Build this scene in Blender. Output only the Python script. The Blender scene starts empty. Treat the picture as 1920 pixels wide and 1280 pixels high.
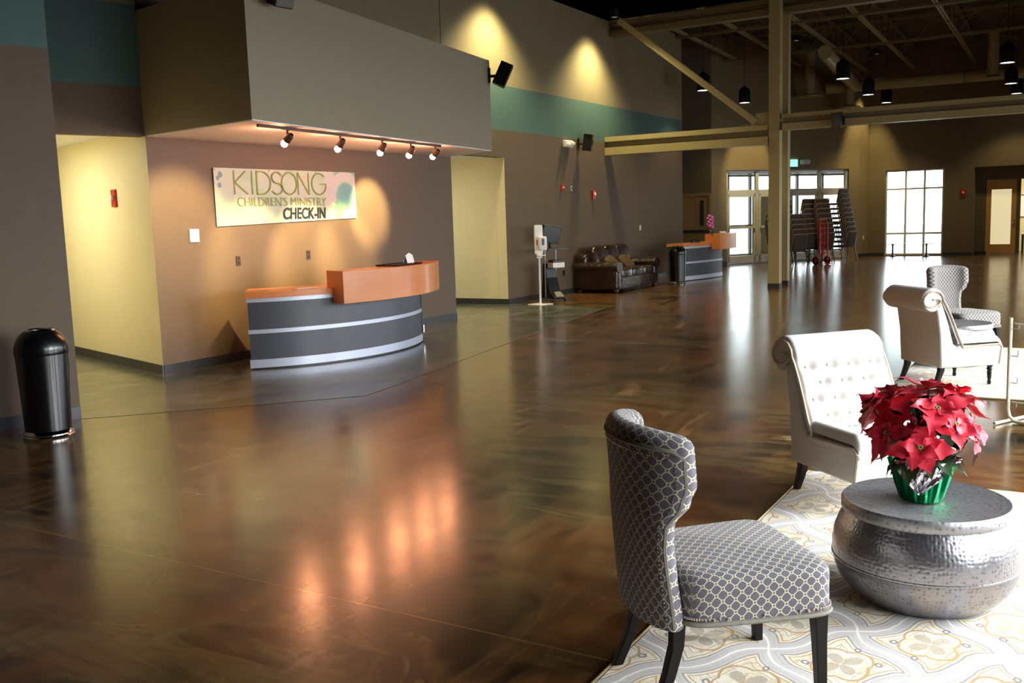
import bpy, math, random
from mathutils import Vector, Matrix
PI=math.pi; S=bpy.context.scene; COL=S.collection
random.seed(7)
sin,cos=math.sin,math.cos
# ------------------------------------------------------------------ camera
HC=1.62; FPX=1799.0
cd=bpy.data.cameras.new('camera'); cam=bpy.data.objects.new('camera',cd); COL.objects.link(cam)
Rr=(0.85995,0.50942,-0.03129); Dn=(0.0385,-0.12588,-0.9913); Fw=(-0.50893,0.85126,-0.12786)
cam.matrix_world=Matrix(((Rr[0],-Dn[0],-Fw[0],0),(Rr[1],-Dn[1],-Fw[1],0),(Rr[2],-Dn[2],-Fw[2],HC),(0,0,0,1)))
cd.sensor_width=36; cd.lens=FPX/1920*36; cd.clip_start=.05; cd.clip_end=300
S.camera=cam
S.cycles.caustics_reflective=False; S.cycles.caustics_refractive=False
# ------------------------------------------------------------------ view, world, big lights
S.view_settings.view_transform='Standard'; S.view_settings.look='None'
S.view_settings.exposure=0.12; S.view_settings.gamma=1.0
try: S.view_settings.use_curve_mapping=False
except Exception: pass
W=bpy.data.worlds.new('daylight'); S.world=W; W.use_nodes=True
bg=W.node_tree.nodes['Background']; bg.inputs[0].default_value=(.86,.93,1,1); bg.inputs[1].default_value=5.0
# overcast sky, brightest low in the direction the far windows face
_t=W.node_tree; _c=_t.nodes.new('ShaderNodeTexCoord'); _s=_t.nodes.new('ShaderNodeSeparateXYZ'); _r=_t.nodes.new('ShaderNodeMapRange')
_t.links.new(_c.outputs['Generated'],_s.inputs[0]); _t.links.new(_s.outputs[1],_r.inputs[0])
for _i,_v in enumerate((.55,.93,1.3,9.0)): _r.inputs[_i+1].default_value=_v
_t.links.new(_r.outputs[0],bg.inputs[1])
def lamp(name,kind,loc,target,power,color,size=1,sizey=None,angle=60,blend=.5,spread=None):
    l=bpy.data.lights.new(name,kind); l.energy=power; l.color=color
    if kind=='AREA':
        l.size=size
        if sizey: l.shape='RECTANGLE'; l.size_y=sizey
        if spread: l.spread=math.radians(spread)
    elif kind=='SPOT': l.spot_size=math.radians(angle); l.spot_blend=blend; l.shadow_soft_size=size
    else: l.shadow_soft_size=size
    o=bpy.data.objects.new(name,l); COL.objects.link(o); o.location=loc
    d=Vector(target)-Vector(loc); o.rotation_euler=d.to_track_quat('-Z','Y').to_euler()
    return o
# daylight entering through the windows of the right-hand wall (openings built below)
DAY=(.93,.97,1.0)
for y0,y1,pw,tx,spd in ((1.2,3.6,95,.6,100),(4.4,7.6,290,.5,105),(8.6,12.0,240,.2,110),(13.0,16.4,150,-.6,118),(17.5,21.5,110,-.6,118),(23,27,70,-.6,118)):
    lamp('window_daylight','AREA',(2.75,(y0+y1)/2,1.75),(tx,(y0+y1)/2-.4,.1),pw,DAY,y1-y0-.2,2.7,spread=spd)
# ------------------------------------------------------------------ materials
def lin(v):
    v/=255.0; return v/12.92 if v<=.04045 else ((v+.055)/1.055)**2.4
def C(r,g,b): return (lin(r),lin(g),lin(b),1)
class N:
    """small node-building helper"""
    def __init__(s,name):
        s.m=bpy.data.materials.new(name); s.m.use_nodes=True; s.t=s.m.node_tree; s.n=s.t.nodes
        s.b=s.n['Principled BSDF']
    def new(s,k,**kw):
        x=s.n.new(k)
        for a,b in kw.items(): setattr(x,a,b)
        return x
    def link(s,a,b): s.t.links.new(a,b)
    def put(s,sock,v):
        if hasattr(v,'links'): s.link(v,sock)
        else: sock.default_value=v
    def math(s,op,a,b=None,c=None):
        x=s.new('ShaderNodeMath',operation=op); s.put(x.inputs[0],a)
        if b is not None: s.put(x.inputs[1],b)
        if c is not None: s.put(x.inputs[2],c)
        return x.outputs[0]
    def mix(s,f,a,b):
        x=s.new('ShaderNodeMix',data_type='RGBA'); s.put(x.inputs[0],f); s.put(x.inputs[6],a); s.put(x.inputs[7],b); return x.outputs[2]
    def ramp(s,f,stops,const=False):
        x=s.new('ShaderNodeValToRGB'); s.put(x.inputs[0],f); e=x.color_ramp.elements
        if const: x.color_ramp.interpolation='CONSTANT'
        while len(e)<len(stops): e.new(.5)
        for i,(p,c) in enumerate(stops): e[i].position=p; e[i].color=c
        return x.outputs[0]
    def coord(s,kind='Object',scale=(1,1,1),rot=(0,0,0),loc=(0,0,0)):
        x=s.new('ShaderNodeTexCoord'); m=s.new('ShaderNodeMapping'); s.link(x.outputs[kind],m.inputs[0])
        m.inputs[1].default_value=loc; m.inputs[2].default_value=rot; m.inputs[3].default_value=scale
        return m.outputs[0]
    def noise(s,co,scale,detail=4,rough=.55,dist=0):
        x=s.new('ShaderNodeTexNoise'); s.link(co,x.inputs['Vector']); x.inputs['Scale'].default_value=scale
        x.inputs['Detail'].default_value=detail; x.inputs['Roughness'].default_value=rough; x.inputs['Distortion'].default_value=dist
        return x.outputs[0]
    def bump(s,h,strength,dist=.01):
        x=s.new('ShaderNodeBump'); s.put(x.inputs['Height'],h); x.inputs['Strength'].default_value=strength; x.inputs['Distance'].default_value=dist
        s.link(x.outputs[0],s.b.inputs['Normal'])
    def set(s,**kw):
        for k,v in kw.items(): s.put(s.b.inputs[{'col':'Base Color','rough':'Roughness','metal':'Metallic','spec':'Specular IOR Level','ior':'IOR','coat':'Coat Weight','coatr':'Coat Roughness','em':'Emission Color','es':'Emission Strength','trans':'Transmission Weight','sheen':'Sheen Weight','alpha':'Alpha'}[k]],v)
        return s
def simple(name,c,rough=.5,metal=0,var=.0,vscale=20,bump=0,bscale=200,**kw):
    n=N(name); co=n.coord()
    if var:
        f=n.noise(co,vscale)
        a=tuple(x*(1-var) for x in c[:3])+(1,); b=tuple(min(1,x*(1+var)) for x in c[:3])+(1,)
        n.set(col=n.mix(f,a,b))
    else: n.set(col=c)
    n.set(rough=rough,metal=metal,**kw)
    if bump: n.bump(n.noise(co,bscale,2),bump,.003)
    return n.m
def banded(name,low,mid,high,z1=3.14,z2=3.99):
    n=N(name); g=n.new('ShaderNodeNewGeometry'); sp=n.new('ShaderNodeSeparateXYZ'); n.link(g.outputs['Position'],sp.inputs[0])
    z=sp.outputs[2]; a=n.math('GREATER_THAN',z,z1); b=n.math('GREATER_THAN',z,z2)
    c=n.mix(b,n.mix(a,low,mid),high)
    f=n.noise(g.outputs['Position'],6,3)
    k=n.math('MULTIPLY_ADD',f,.12,.94)
    x=n.new('ShaderNodeMix',data_type='RGBA',blend_type='MULTIPLY'); x.inputs[0].default_value=1; n.link(c,x.inputs[6]); n.link(k,x.inputs[7])
    n.set(col=x.outputs[2],rough=.62,spec=.35); n.bump(n.noise(g.outputs['Position'],140,2),.12,.002)
    return n.m
TAUPE=C(99,84,68); TEAL=C(78,104,100); TAN=C(132,121,94); CREAM=C(228,218,176)
M={}
M['wall']=banded('painted wall in three bands',TAUPE,TEAL,TAN)
M['wall2']=banded('painted hall wall in three bands',TAUPE,TEAL,TAN,3.22,4.03)
M['taupe']=simple('taupe wall paint',TAUPE,.6,var=.06,vscale=5,bump=.1,bscale=140)
M['tan']=simple('tan wall paint',C(140,130,108),.6,var=.05,vscale=5,bump=.1,bscale=140)
M['olive']=simple('olive tan wall paint',C(132,116,84),.6,var=.06,vscale=4)
M['farwall']=simple('far hall brown olive paint',C(108,94,66),.65,var=.06,vscale=3)
M['cream']=simple('cream wall paint',CREAM,.55,var=.04,vscale=4,bump=.08,bscale=140)
M['white']=simple('white soffit paint',C(240,236,238),.6,var=.03)
M['black_ceiling']=simple('black ceiling paint',C(4,3,3),1,var=.1,spec=0)
M['deck']=simple('dark roof deck paint',C(92,82,68),.8,var=.15,vscale=2)
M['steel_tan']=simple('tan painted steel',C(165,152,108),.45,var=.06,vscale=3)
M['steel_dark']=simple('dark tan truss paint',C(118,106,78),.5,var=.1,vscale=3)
M['base']=simple('dark vinyl base',C(50,50,54),.4,var=.05)
M['black']=simple('black plastic',C(14,14,16),.4,var=.1)
M['blackgloss']=simple('black satin metal',C(10,10,13),.28,coat=.3,var=.1,vscale=3)
M['chrome']=simple('polished chrome',C(225,225,225),.1,1)
M['alu']=simple('brushed aluminium',C(176,182,192),.32,.8,var=.04,vscale=3)
M['silver']=simple('silver laminate',C(186,192,206),.4,.35,var=.03)
M['slate']=simple('slate grey laminate',C(66,68,76),.42,var=.16,vscale=9,bump=.1,bscale=60)
M['frame']=simple('aluminium door frame with painted bloom',C(204,202,194),.4,.15,var=.05)  # albedo raised to put the glazing's bloom into the frame colour
M['red']=simple('red alarm plastic',C(190,16,20),.35,var=.05)
M['whitep']=simple('white plastic',C(232,232,230),.35,var=.03)
M['brownp']=simple('brown outlet plate',C(70,50,36),.5,var=.05)
M['ivory']=simple('ivory plate',C(225,215,180),.5,var=.03)
M['ebony']=simple('black lacquered wood',C(12,9,9),.42,spec=.3,var=.3,vscale=8)
M['paper']=simple('white paper',C(240,240,238),.7,var=.02)
def wood(name,a,b,scale=3,rot=(0,0,0)):
    n=N(name); co=n.coord(scale=(1,1,12),rot=rot); f=n.noise(co,scale,5,.6,.6)
    n.set(col=n.mix(f,a,b),rough=.32,coat=.15); return n.m
M['cherry']=wood('cherry wood laminate',C(196,112,52),C(226,146,84),3,(PI/2,0,0))
M['maple']=wood('maple door wood',C(206,150,74),C(232,180,100),2,(PI/2,0,0))
M['walnut']=wood('dark door wood',C(150,118,70),C(176,142,90),2,(PI/2,0,0))
def floor_mat():
    n=N('polished marbled brown concrete'); co=n.coord()
    w1=n.noise(n.coord(scale=(1,1,1)),.55,3,.55,1.2)
    w2=n.noise(n.coord(scale=(1.9,.6,1),rot=(0,0,.5)),1.1,6,.52,1.3)
    w3=n.noise(n.coord(scale=(.55,2.4,1),rot=(0,0,-.35)),1.2,6,.54,1.1)
    c1=n.ramp(w2,[(.30,C(18,11,7)),(.43,C(56,37,20)),(.53,C(112,76,40)),(.62,C(76,50,26)),(.76,C(196,146,92))])
    c2=n.ramp(w3,[(.30,C(16,12,8)),(.43,C(60,46,27)),(.53,C(120,94,56)),(.62,C(70,52,30)),(.76,C(200,164,112))])
    c1=n.mix(.28,c1,(.55,.36,.17,1)) if 0 else c1
    c=n.mix(n.ramp(w1,[(.36,(0,0,0,1)),(.64,(1,1,1,1))]),c1,c2)
    rr=n.noise(n.coord(scale=(1.4,1,1),loc=(3,5,0)),.8,3,.5,.8)
    c=n.mix(n.ramp(rr,[(.5,(0,0,0,1)),(.72,(.6,.6,.6,1))]),c,C(120,58,24))
    # saw-cut joints
    s=n.new('ShaderNodeSeparateXYZ'); n.link(co,s.inputs[0])
    jx=n.math('LESS_THAN',n.math('ABSOLUTE',n.math('SUBTRACT',n.math('MODULO',n.math('ADD',s.outputs[0],32.68),6.0),3.0)),.004)
    jy=n.math('LESS_THAN',n.math('ABSOLUTE',n.math('SUBTRACT',n.math('MODULO',n.math('ADD',s.outputs[1],29.97),6.0),3.0)),.004)
    j=n.math('MAXIMUM',jx,jy)
    c=n.mix(n.math('MULTIPLY',j,.45),c,C(176,130,70))
    n.set(col=c,rough=n.math('MULTIPLY_ADD',w2,.12,.14),ior=1.5,coat=.4,coatr=.19)
    return n.m
M['floor']=floor_mat()
def grey_floor():
    n=N('polished grey green concrete')
    f=n.noise(n.coord(scale=(1.6,.9,1),rot=(0,0,.6)),1.4,8,.62,1.5)
    n.set(col=n.ramp(f,[(.3,C(58,58,48)),(.5,C(86,88,76)),(.7,C(120,122,106))]),rough=n.math('MULTIPLY_ADD',f,.1,.16),ior=1.55,coat=.3,coatr=.18)
    return n.m
M['greyfloor']=grey_floor()
M['seam']=simple('pale floor seam',C(120,108,80),.3)
def pattern_fabric():
    n=N('grey and cream lattice fabric'); t=n.new('ShaderNodeUVMap'); sp=n.new('ShaderNodeSeparateXYZ'); n.link(t.outputs[0],sp.inputs[0])
    k=1/.0300
    x=n.math('MULTIPLY',sp.outputs[0],k*.7071); y=n.math('MULTIPLY',sp.outputs[1],k*.7071)
    u=n.math('ADD',x,y); v=n.math('SUBTRACT',x,y)
    a=n.math('ABSOLUTE',n.math('SUBTRACT',n.math('FRACT',u),.5)); b=n.math('ABSOLUTE',n.math('SUBTRACT',n.math('FRACT',v),.5))
    s=n.math('ADD',a,b); e2=n.math('ABSOLUTE',n.math('SUBTRACT',s,.76)); l2=n.math('LESS_THAN',e2,.062)
    inoct=n.math('LESS_THAN',s,.76); l1=n.math('MULTIPLY',inoct,n.math('GREATER_THAN',n.math('MAXIMUM',a,b),.452))
    l=n.math('MAXIMUM',l1,l2)
    g=n.noise(t.outputs[0],160,2); col=n.mix(g,C(78,74,84),C(112,108,120))
    dia=n.math('GREATER_THAN',s,.82); col=n.mix(n.math('MULTIPLY',dia,.6),col,C(120,108,112))
    n.set(col=n.mix(l,col,C(216,210,176)),rough=.75,sheen=.25)
    h=n.math('ADD',n.math('MULTIPLY',l,1.0),n.math('MULTIPLY',g,.6)); n.bump(h,.35,.002)
    return n.m
M['pattern']=pattern_fabric()
M['linen']=simple('off white linen',C(216,211,204),.8,var=.03,vscale=30,bump=.15,bscale=500,sheen=.2)
M['linen_side']=simple('natural linen welt',C(196,182,160),.8,var=.04,bump=.15,bscale=500)
def rug_mat():
    n=N('cream rug with ogee lattice and flowers'); co=n.coord(); 
    dn=n.new('ShaderNodeTexNoise'); n.link(co,dn.inputs['Vector']); dn.inputs['Scale'].default_value=5; dn.inputs['Detail'].default_value=3
    mx=n.new('ShaderNodeMix',data_type='VECTOR'); mx.inputs[0].default_value=.05; n.link(co,mx.inputs[4]); n.link(dn.outputs[1],mx.inputs[5])
    sp=n.new('ShaderNodeSeparateXYZ'); n.link(mx.outputs[1],sp.inputs[0])
    x=n.math('DIVIDE',sp.outputs[0],.49); y=n.math('DIVIDE',sp.outputs[1],.57)
    p=n.math('ADD',x,y); q=n.math('SUBTRACT',x,y)
    wob=lambda a,b,k: n.math('ADD',a,n.math('MULTIPLY',n.math('SINE',n.math('MULTIPLY',b,2*PI)),k))
    P=wob(p,q,.07); Q=wob(q,p,-.07)
    dP=n.math('PINGPONG',P,.5); dQ=n.math('PINGPONG',Q,.5)
    e=n.math('MINIMUM',dP,dQ)
    # cell-centre polar coordinates
    a=n.math('SUBTRACT',n.math('FRACT',p),.5); b=n.math('SUBTRACT',n.math('FRACT',q),.5)
    r=n.math('SQRT',n.math('ADD',n.math('MULTIPLY',a,a),n.math('MULTIPLY',b,b))); th=n.math('ARCTAN2',b,a)
    c4=n.math('ABSOLUTE',n.math('COSINE',n.math('MULTIPLY',th,2)))
    pet=n.math('MULTIPLY',n.math('LESS_THAN',r,n.math('MULTIPLY',n.math('POWER',c4,.8),.23)),n.math('GREATER_THAN',r,.02))
    petring=n.math('LESS_THAN',n.math('ABSOLUTE',n.math('SUBTRACT',r,n.math('MULTIPLY_ADD',c4,.08,.24))),.014)
    dots=n.math('LESS_THAN',n.math('ABSOLUTE',n.math('SUBTRACT',n.math('LENGTH' if False else 'SQRT',n.math('ADD',n.math('POWER',n.math('SUBTRACT',n.math('ABSOLUTE',a),.30),2),n.math('POWER',n.math('SUBTRACT',n.math('ABSOLUTE',b),.16),2))),.03)),.010)
    base=n.mix(n.noise(co,14,4),C(232,224,202),C(246,240,222))
    tanp=n.ramp(n.noise(co,9,3,.6,1),[(.5,(0,0,0,1)),(.6,(.55,.55,.55,1))])
    c=n.mix(tanp,base,C(226,204,152))
    c=n.mix(n.math('MULTIPLY',n.math('LESS_THAN',e,.115),.9),c,C(204,200,198))
    c=n.mix(n.math('LESS_THAN',n.math('ABSOLUTE',n.math('SUBTRACT',e,.12)),.009),c,C(162,152,146))
    c=n.mix(n.math('LESS_THAN',n.math('ABSOLUTE',n.math('SUBTRACT',e,.165)),.007),c,C(196,160,104))
    c=n.mix(n.math('LESS_THAN',e,.014),c,C(250,246,236))
    sc=n.noise(co,7,2,.5,.4); vein=n.math('LESS_THAN',n.math('ABSOLUTE',n.math('SUBTRACT',n.math('FRACT',n.math('MULTIPLY',sc,7)),.5)),.055)
    c=n.mix(n.math('MULTIPLY',n.math('MULTIPLY',vein,n.math('GREATER_THAN',e,.17)),.55),c,C(190,160,112))
    c=n.mix(n.math('MULTIPLY',n.math('LESS_THAN',n.math('ABSOLUTE',n.math('SUBTRACT',e,.235)),.006),.7),c,C(176,160,140))
    c=n.mix(n.math('MULTIPLY',n.math('LESS_THAN',n.math('ABSOLUTE',n.math('SUBTRACT',e,.07)),.005),.5),c,C(170,164,160))
    c=n.mix(petring,c,C(196,160,104)); c=n.mix(n.math('MULTIPLY',pet,.7),c,C(172,158,134)); c=n.mix(dots,c,C(140,130,130))
    n.set(col=c,rough=.95,sheen=.2,spec=.2); n.bump(n.noise(co,260,3),.6,.004)
    return n.m
M['rug']=rug_mat()
M['rug_edge']=simple('rug binding',C(196,176,130),.9,bump=.4,bscale=300)
def hammered(name,c,sc=62,rg=.24):
    n=N(name); co=n.coord('UV'); v=n.new('ShaderNodeTexVoronoi'); v.feature='SMOOTH_F1'; n.link(co,v.inputs['Vector']); v.inputs['Scale'].default_value=sc; v.inputs['Randomness'].default_value=.45
    f=n.noise(n.coord(),5,4); d=v.outputs['Distance']
    dot=n.ramp(d,[(.16,(0,0,0,1)),(.36,(1,1,1,1))])
    a=n.mix(f,tuple(x*.75 for x in c[:3])+(1,),c)
    n.set(col=n.mix(n.math('MULTIPLY_ADD',dot,.7,.3),tuple(x*.35 for x in c[:3])+(1,),a),metal=.92,rough=n.math('MULTIPLY_ADD',f,.12,rg))
    n.bump(d,.55,.004); return n.m
M['hammered']=hammered('hammered pewter',C(176,174,180))
M['hamtop']=hammered('softly hammered pewter lid',C(186,184,188),46,.42)
def leather():
    n=N('dark brown leather'); co=n.coord(); f=n.noise(co,5,5)
    n.set(col=n.mix(f,C(20,10,7),C(46,24,15)),rough=n.math('MULTIPLY_ADD',f,.2,.16),coat=.4,coatr=.15); n.bump(n.noise(co,9,4,.6,1.2),.5,.03); return n.m
M['leather']=leather()
M['goldpillow']=simple('brown gold pillow cloth',C(70,50,22),.75,var=.2,vscale=14,bump=.3)
def bract():
    n=N('poinsettia red bract'); f=n.noise(n.coord(),18,3); n.set(col=n.mix(f,C(200,10,36),C(238,40,74)),rough=.5,sheen=.1); n.bump(n.noise(n.coord(),60,3),.3,.004); return n.m
M['bract']=bract()
M['leaf']=simple('poinsettia green leaf',C(36,62,26),.5,var=.35,vscale=20)
M['leaf_light']=simple('pale green leaf',C(140,160,84),.5,var=.2,vscale=20)
M['foil']=simple('green foil wrap',C(20,150,92),.22,.85,var=.3,vscale=14,bump=.6,bscale=30)
M['foilsilver']=simple('silver foil inside',C(220,216,222),.2,.95,var=.1,vscale=20,bump=.6,bscale=40)
M['pink']=simple('pink orchid petal',C(214,120,190),.5,var=.1)
M['ctan']=simple('chair upholstery with painted shade',C(60,46,36),.6,var=.1); M['cedge']=simple('tan chair frame',C(140,116,84),.4)  # upholstery darkened to paint in the shadow between stacked backs
M['cframe']=simple('dark chair frame',C(38,28,24),.4,.3)
M['redmetal']=simple('red painted steel',C(196,16,22),.35)
M['creammetal']=simple('cream enamelled tube',C(214,212,184),.3,coat=.3)
def glass(name='clear glass',c=(.95,1,.98,1)):
    n=N(name); n.t.nodes.remove(n.b)
    o=n.n['Material Output']; tr=n.new('ShaderNodeBsdfTransparent'); tr.inputs[0].default_value=c
    g=n.new('ShaderNodeBsdfGlossy'); g.inputs['Roughness'].default_value=.03
    fr=n.new('ShaderNodeFresnel'); fr.inputs[0].default_value=1.45; mx=n.new('ShaderNodeMixShader')
    n.link(fr.outputs[0],mx.inputs[0]); n.link(tr.outputs[0],mx.inputs[1]); n.link(g.outputs[0],mx.inputs[2]); n.link(mx.outputs[0],o.inputs[0]); return n.m
M['glass']=glass()
M['frost']=simple('self-lit frosted glass',C(236,226,190),.5,em=C(236,222,176),es=.7)  # emission stands in for light coming through the door glass
def emit(name,c,s): n=N(name); n.set(col=(0,0,0,1),em=c,es=s,rough=.5); return n.m
M['bulb']=emit('halogen bulb',(1,.38,.18,1),330)
M['lens']=emit('pendant lamp lens',(1,.97,.9,1),7)
M['tube']=emit('fluorescent lens',(1,.93,.72,1),5)
M['exit']=emit('lit green exit sign',(.35,1,.75,1),1.2)
M['strobe']=simple('clear strobe lens',C(240,236,230),.15)
# ------------------------------------------------------------------ mesh builder
class B:
    def __init__(s): s.v=[]; s.f=[]; s.uv=[]; s.mi=[]; s.cur=0
    def add(s,vs,fs,uvs=None):
        o=len(s.v); s.v+= [tuple(p) for p in vs]
        for i,f in enumerate(fs):
            s.f.append(tuple(o+k for k in f)); s.uv.append(uvs[i] if uvs else None); s.mi.append(s.cur)
        return s
    def box(s,x0,x1,y0,y1,z0,z1,M4=None):
        vs=[Vector((x,y,z)) for z in (z0,z1) for y in (y0,y1) for x in (x0,x1)]
        if M4: vs=[M4@v for v in vs]
        return s.add(vs,[(0,2,3,1),(4,5,7,6),(0,1,5,4),(2,6,7,3),(0,4,6,2),(1,3,7,5)])
    def prism(s,pts,z0,z1,M4=None):
        n=len(pts)
        if sum(pts[i][0]*pts[(i+1)%n][1]-pts[(i+1)%n][0]*pts[i][1] for i in range(n))<0: pts=pts[::-1]
        vs=[Vector((p[0],p[1],z0)) for p in pts]+[Vector((p[0],p[1],z1)) for p in pts]
        if M4: vs=[M4@v for v in vs]
        return s.add(vs,[tuple(range(n-1,-1,-1)),tuple(range(n,2*n))]+[(i,(i+1)%n,n+(i+1)%n,n+i) for i in range(n)])
    def side(s,pts,y0,y1):  # profile in x,z extruded along y
        return s.prism(pts,y0,y1,Matrix(((1,0,0,0),(0,0,1,0),(0,1,0,0),(0,0,0,1)))).flip_last(len(pts)+2)
    def flip_last(s,k):
        for i in range(len(s.f)-k,len(s.f)): s.f[i]=s.f[i][::-1]
        return s
    def grid(s,fn,nu,nv,cu=False,cv=False,uvf=None,capu=False):
        U=nu if cu else nu+1; V=nv if cv else nv+1
        vs=[fn(i/nu,j/nv) for i in range(U) for j in range(V)]; fs=[];uv=[]
        for i in range(nu):
            for j in range(nv):
                fs.append((i*V+j,((i+1)%U)*V+j,((i+1)%U)*V+(j+1)%V,i*V+(j+1)%V))
                if uvf: uv.append([uvf(i/nu,j/nv),uvf((i+1)/nu,j/nv),uvf((i+1)/nu,(j+1)/nv),uvf(i/nu,(j+1)/nv)])
        if capu:
            fs.append(tuple(range(V-1,-1,-1))); fs.append(tuple((U-1)*V+k for k in range(V)))
            if uvf: uv.append([(0,0)]*V); uv.append([(0,0)]*V)
        return s.add(vs,fs,uv or None)
    def tube(s,pts,r,n=8,closed=False):
        pts=[Vector(p) for p in pts]; m=len(pts); rs=r if isinstance(r,(list,tuple)) else [r]*m
        vs=[]; prev=None
        for i,p in enumerate(pts):
            a=pts[(i-1)%m] if (closed or i>0) else p; b=pts[(i+1)%m] if (closed or i<m-1) else p
            d=(b-a).normalized()
            if prev is None:
                x=d.orthogonal().normalized()
            else:
                x=(prev-d*prev.dot(d)); x=x.normalized() if x.length>1e-6 else d.orthogonal().normalized()
            prev=x; y=d.cross(x)
            for k in range(n):
                t=2*PI*k/n; vs.append(p+(x*cos(t)+y*sin(t))*rs[i])
        fs=[]
        for i in range(m if closed else m-1):
            for k in range(n):
                fs.append((i*n+k,i*n+(k+1)%n,((i+1)%m)*n+(k+1)%n,((i+1)%m)*n+k))
        if not closed: fs+=[tuple(range(n-1,-1,-1)),tuple((m-1)*n+k for k in range(n))]
        return s.add(vs,fs)
    def lathe(s,prof,n=32,c=(0,0,0),caps=True,wob=None):
        vs=[];fs=[];uv=[];m=len(prof); L=[0]
        for i in range(1,m): L.append(L[-1]+math.hypot(prof[i][0]-prof[i-1][0],prof[i][1]-prof[i-1][1]))
        rm=max(p[0] for p in prof)
        for i,(r,z) in enumerate(prof):
            for k in range(n):
                t=2*PI*k/n; rr=r*(1+(wob(t,z) if wob else 0)); vs.append((c[0]+rr*cos(t),c[1]+rr*sin(t),c[2]+z))
        for i in range(m-1):
            for k in range(n):
                fs.append((i*n+k,i*n+(k+1)%n,(i+1)*n+(k+1)%n,(i+1)*n+k))
                a0,a1=2*PI*rm*k/n,2*PI*rm*(k+1)/n; uv.append([(a0,L[i]),(a1,L[i]),(a1,L[i+1]),(a0,L[i+1])])
        if caps:
            for idx,rev in ((0,True),(m-1,False)):
                if prof[idx][0]>1e-5:
                    f=tuple(idx*n+k for k in range(n)); fs.append(f[::-1] if rev else f)
                    w=[(vs[q][0]-c[0],vs[q][1]-c[1]) for q in fs[-1]]; uv.append(w)
        return s.add(vs,fs,uv)
    def ball(s,c,r,n=8,m=6,sc=(1,1,1)):
        return s.grid(lambda u,v:(c[0]+sc[0]*r*sin(PI*v)*cos(2*PI*u),c[1]+sc[1]*r*sin(PI*v)*sin(2*PI*u),c[2]-sc[2]*r*cos(PI*v)),n,m,cu=True)
    def pillow(s,x0,x1,y0,y1,z0,z1,e=.35,n=10,M4=None,exact=False):
        """rounded cushion: superellipsoid"""
        cx,cy,cz=(x0+x1)/2,(y0+y1)/2,(z0+z1)/2; ax,ay,az=(x1-x0)/2,(y1-y0)/2,(z1-z0)/2
        def pw(t,e): return math.copysign(abs(t)**e,t)
        def fn(u,v):
            a=2*PI*u; b=-PI/2+PI*v
            p=Vector((cx+ax*pw(cos(b),e)*pw(cos(a),e),cy+ay*pw(cos(b),e)*pw(sin(a),e),cz+az*pw(sin(b),e)))
            return M4@p if M4 else p
        return s.grid(fn,n*3,n*2,cu=True)
def obj(name,b,mat,parent=None,smooth=True,bevel=0,sub=0,angle=40,loc=None):
    me=bpy.data.meshes.new(name); me.from_pydata(b.v,[],b.f)
    mats=mat if isinstance(mat,(list,tuple)) else [mat]
    for m in mats: me.materials.append(M[m] if isinstance(m,str) else m)
    if len(mats)>1:
        for p,i in zip(me.polygons,b.mi): p.material_index=i
    if any(u for u in b.uv):
        uvl=me.uv_layers.new(name='UVMap'); k=0
        for f,u in zip(b.f,b.uv):
            for q in range(len(f)):
                if u: uvl.data[k].uv=u[q]
                k+=1
    me.validate(); me.update()
    if smooth:
        for p in me.polygons: p.use_smooth=True
        try: me.set_sharp_from_angle(angle=math.radians(angle))
        except Exception: pass
    o=bpy.data.objects.new(name,me); COL.objects.link(o)
    if parent: o.parent=parent
    if loc: o.location=loc
    if bevel:
        m=o.modifiers.new('bevel','BEVEL'); m.width=bevel; m.segments=2; m.limit_method='ANGLE'; m.angle_limit=math.radians(50)
    if sub: m=o.modifiers.new('sub','SUBSURF'); m.levels=sub; m.render_levels=sub
    return o
def struct(name,b,mat,parent=None,**kw):
    o=obj(name,b,mat,parent,smooth=kw.pop('smooth',False),**kw)
    if not parent: o['kind']='structure'
    return o
def thing(name,label,cat,loc=(0,0,0),rz=0,group=None):
    o=bpy.data.objects.new(name,None); COL.objects.link(o); o.empty_display_size=.1
    o.location=loc; o.rotation_euler=(0,0,rz); o['label']=label; o['category']=cat
    if group: o['group']=group
    return o
def tag(o,label,cat,group=None):
    o['label']=label; o['category']=cat
    if group: o['group']=group
    return o
def dup(root,loc,rz,label,group=None):
    r=root.copy(); COL.objects.link(r); r.location=loc; r.rotation_euler=(0,0,rz); r['label']=label
    if group: r['group']=group
    for ch in list(root.children):
        c=ch.copy(); COL.objects.link(c); c.parent=r
        for g in list(ch.children):
            d=g.copy(); COL.objects.link(d); d.parent=c
    return r
def wallseg(name,p,q,z0,z1,mat,t=.15,**kw):
    """wall of thickness t whose visible face runs p -> q; the body lies to the left of p -> q"""
    d=(Vector(q)-Vector(p)).normalized(); n=Vector((-d.y,d.x))*t
    return struct(name,B().prism([tuple(p),tuple(q),(q[0]+n.x,q[1]+n.y),(p[0]+n.x,p[1]+n.y)],z0,z1),mat,**kw)
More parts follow.
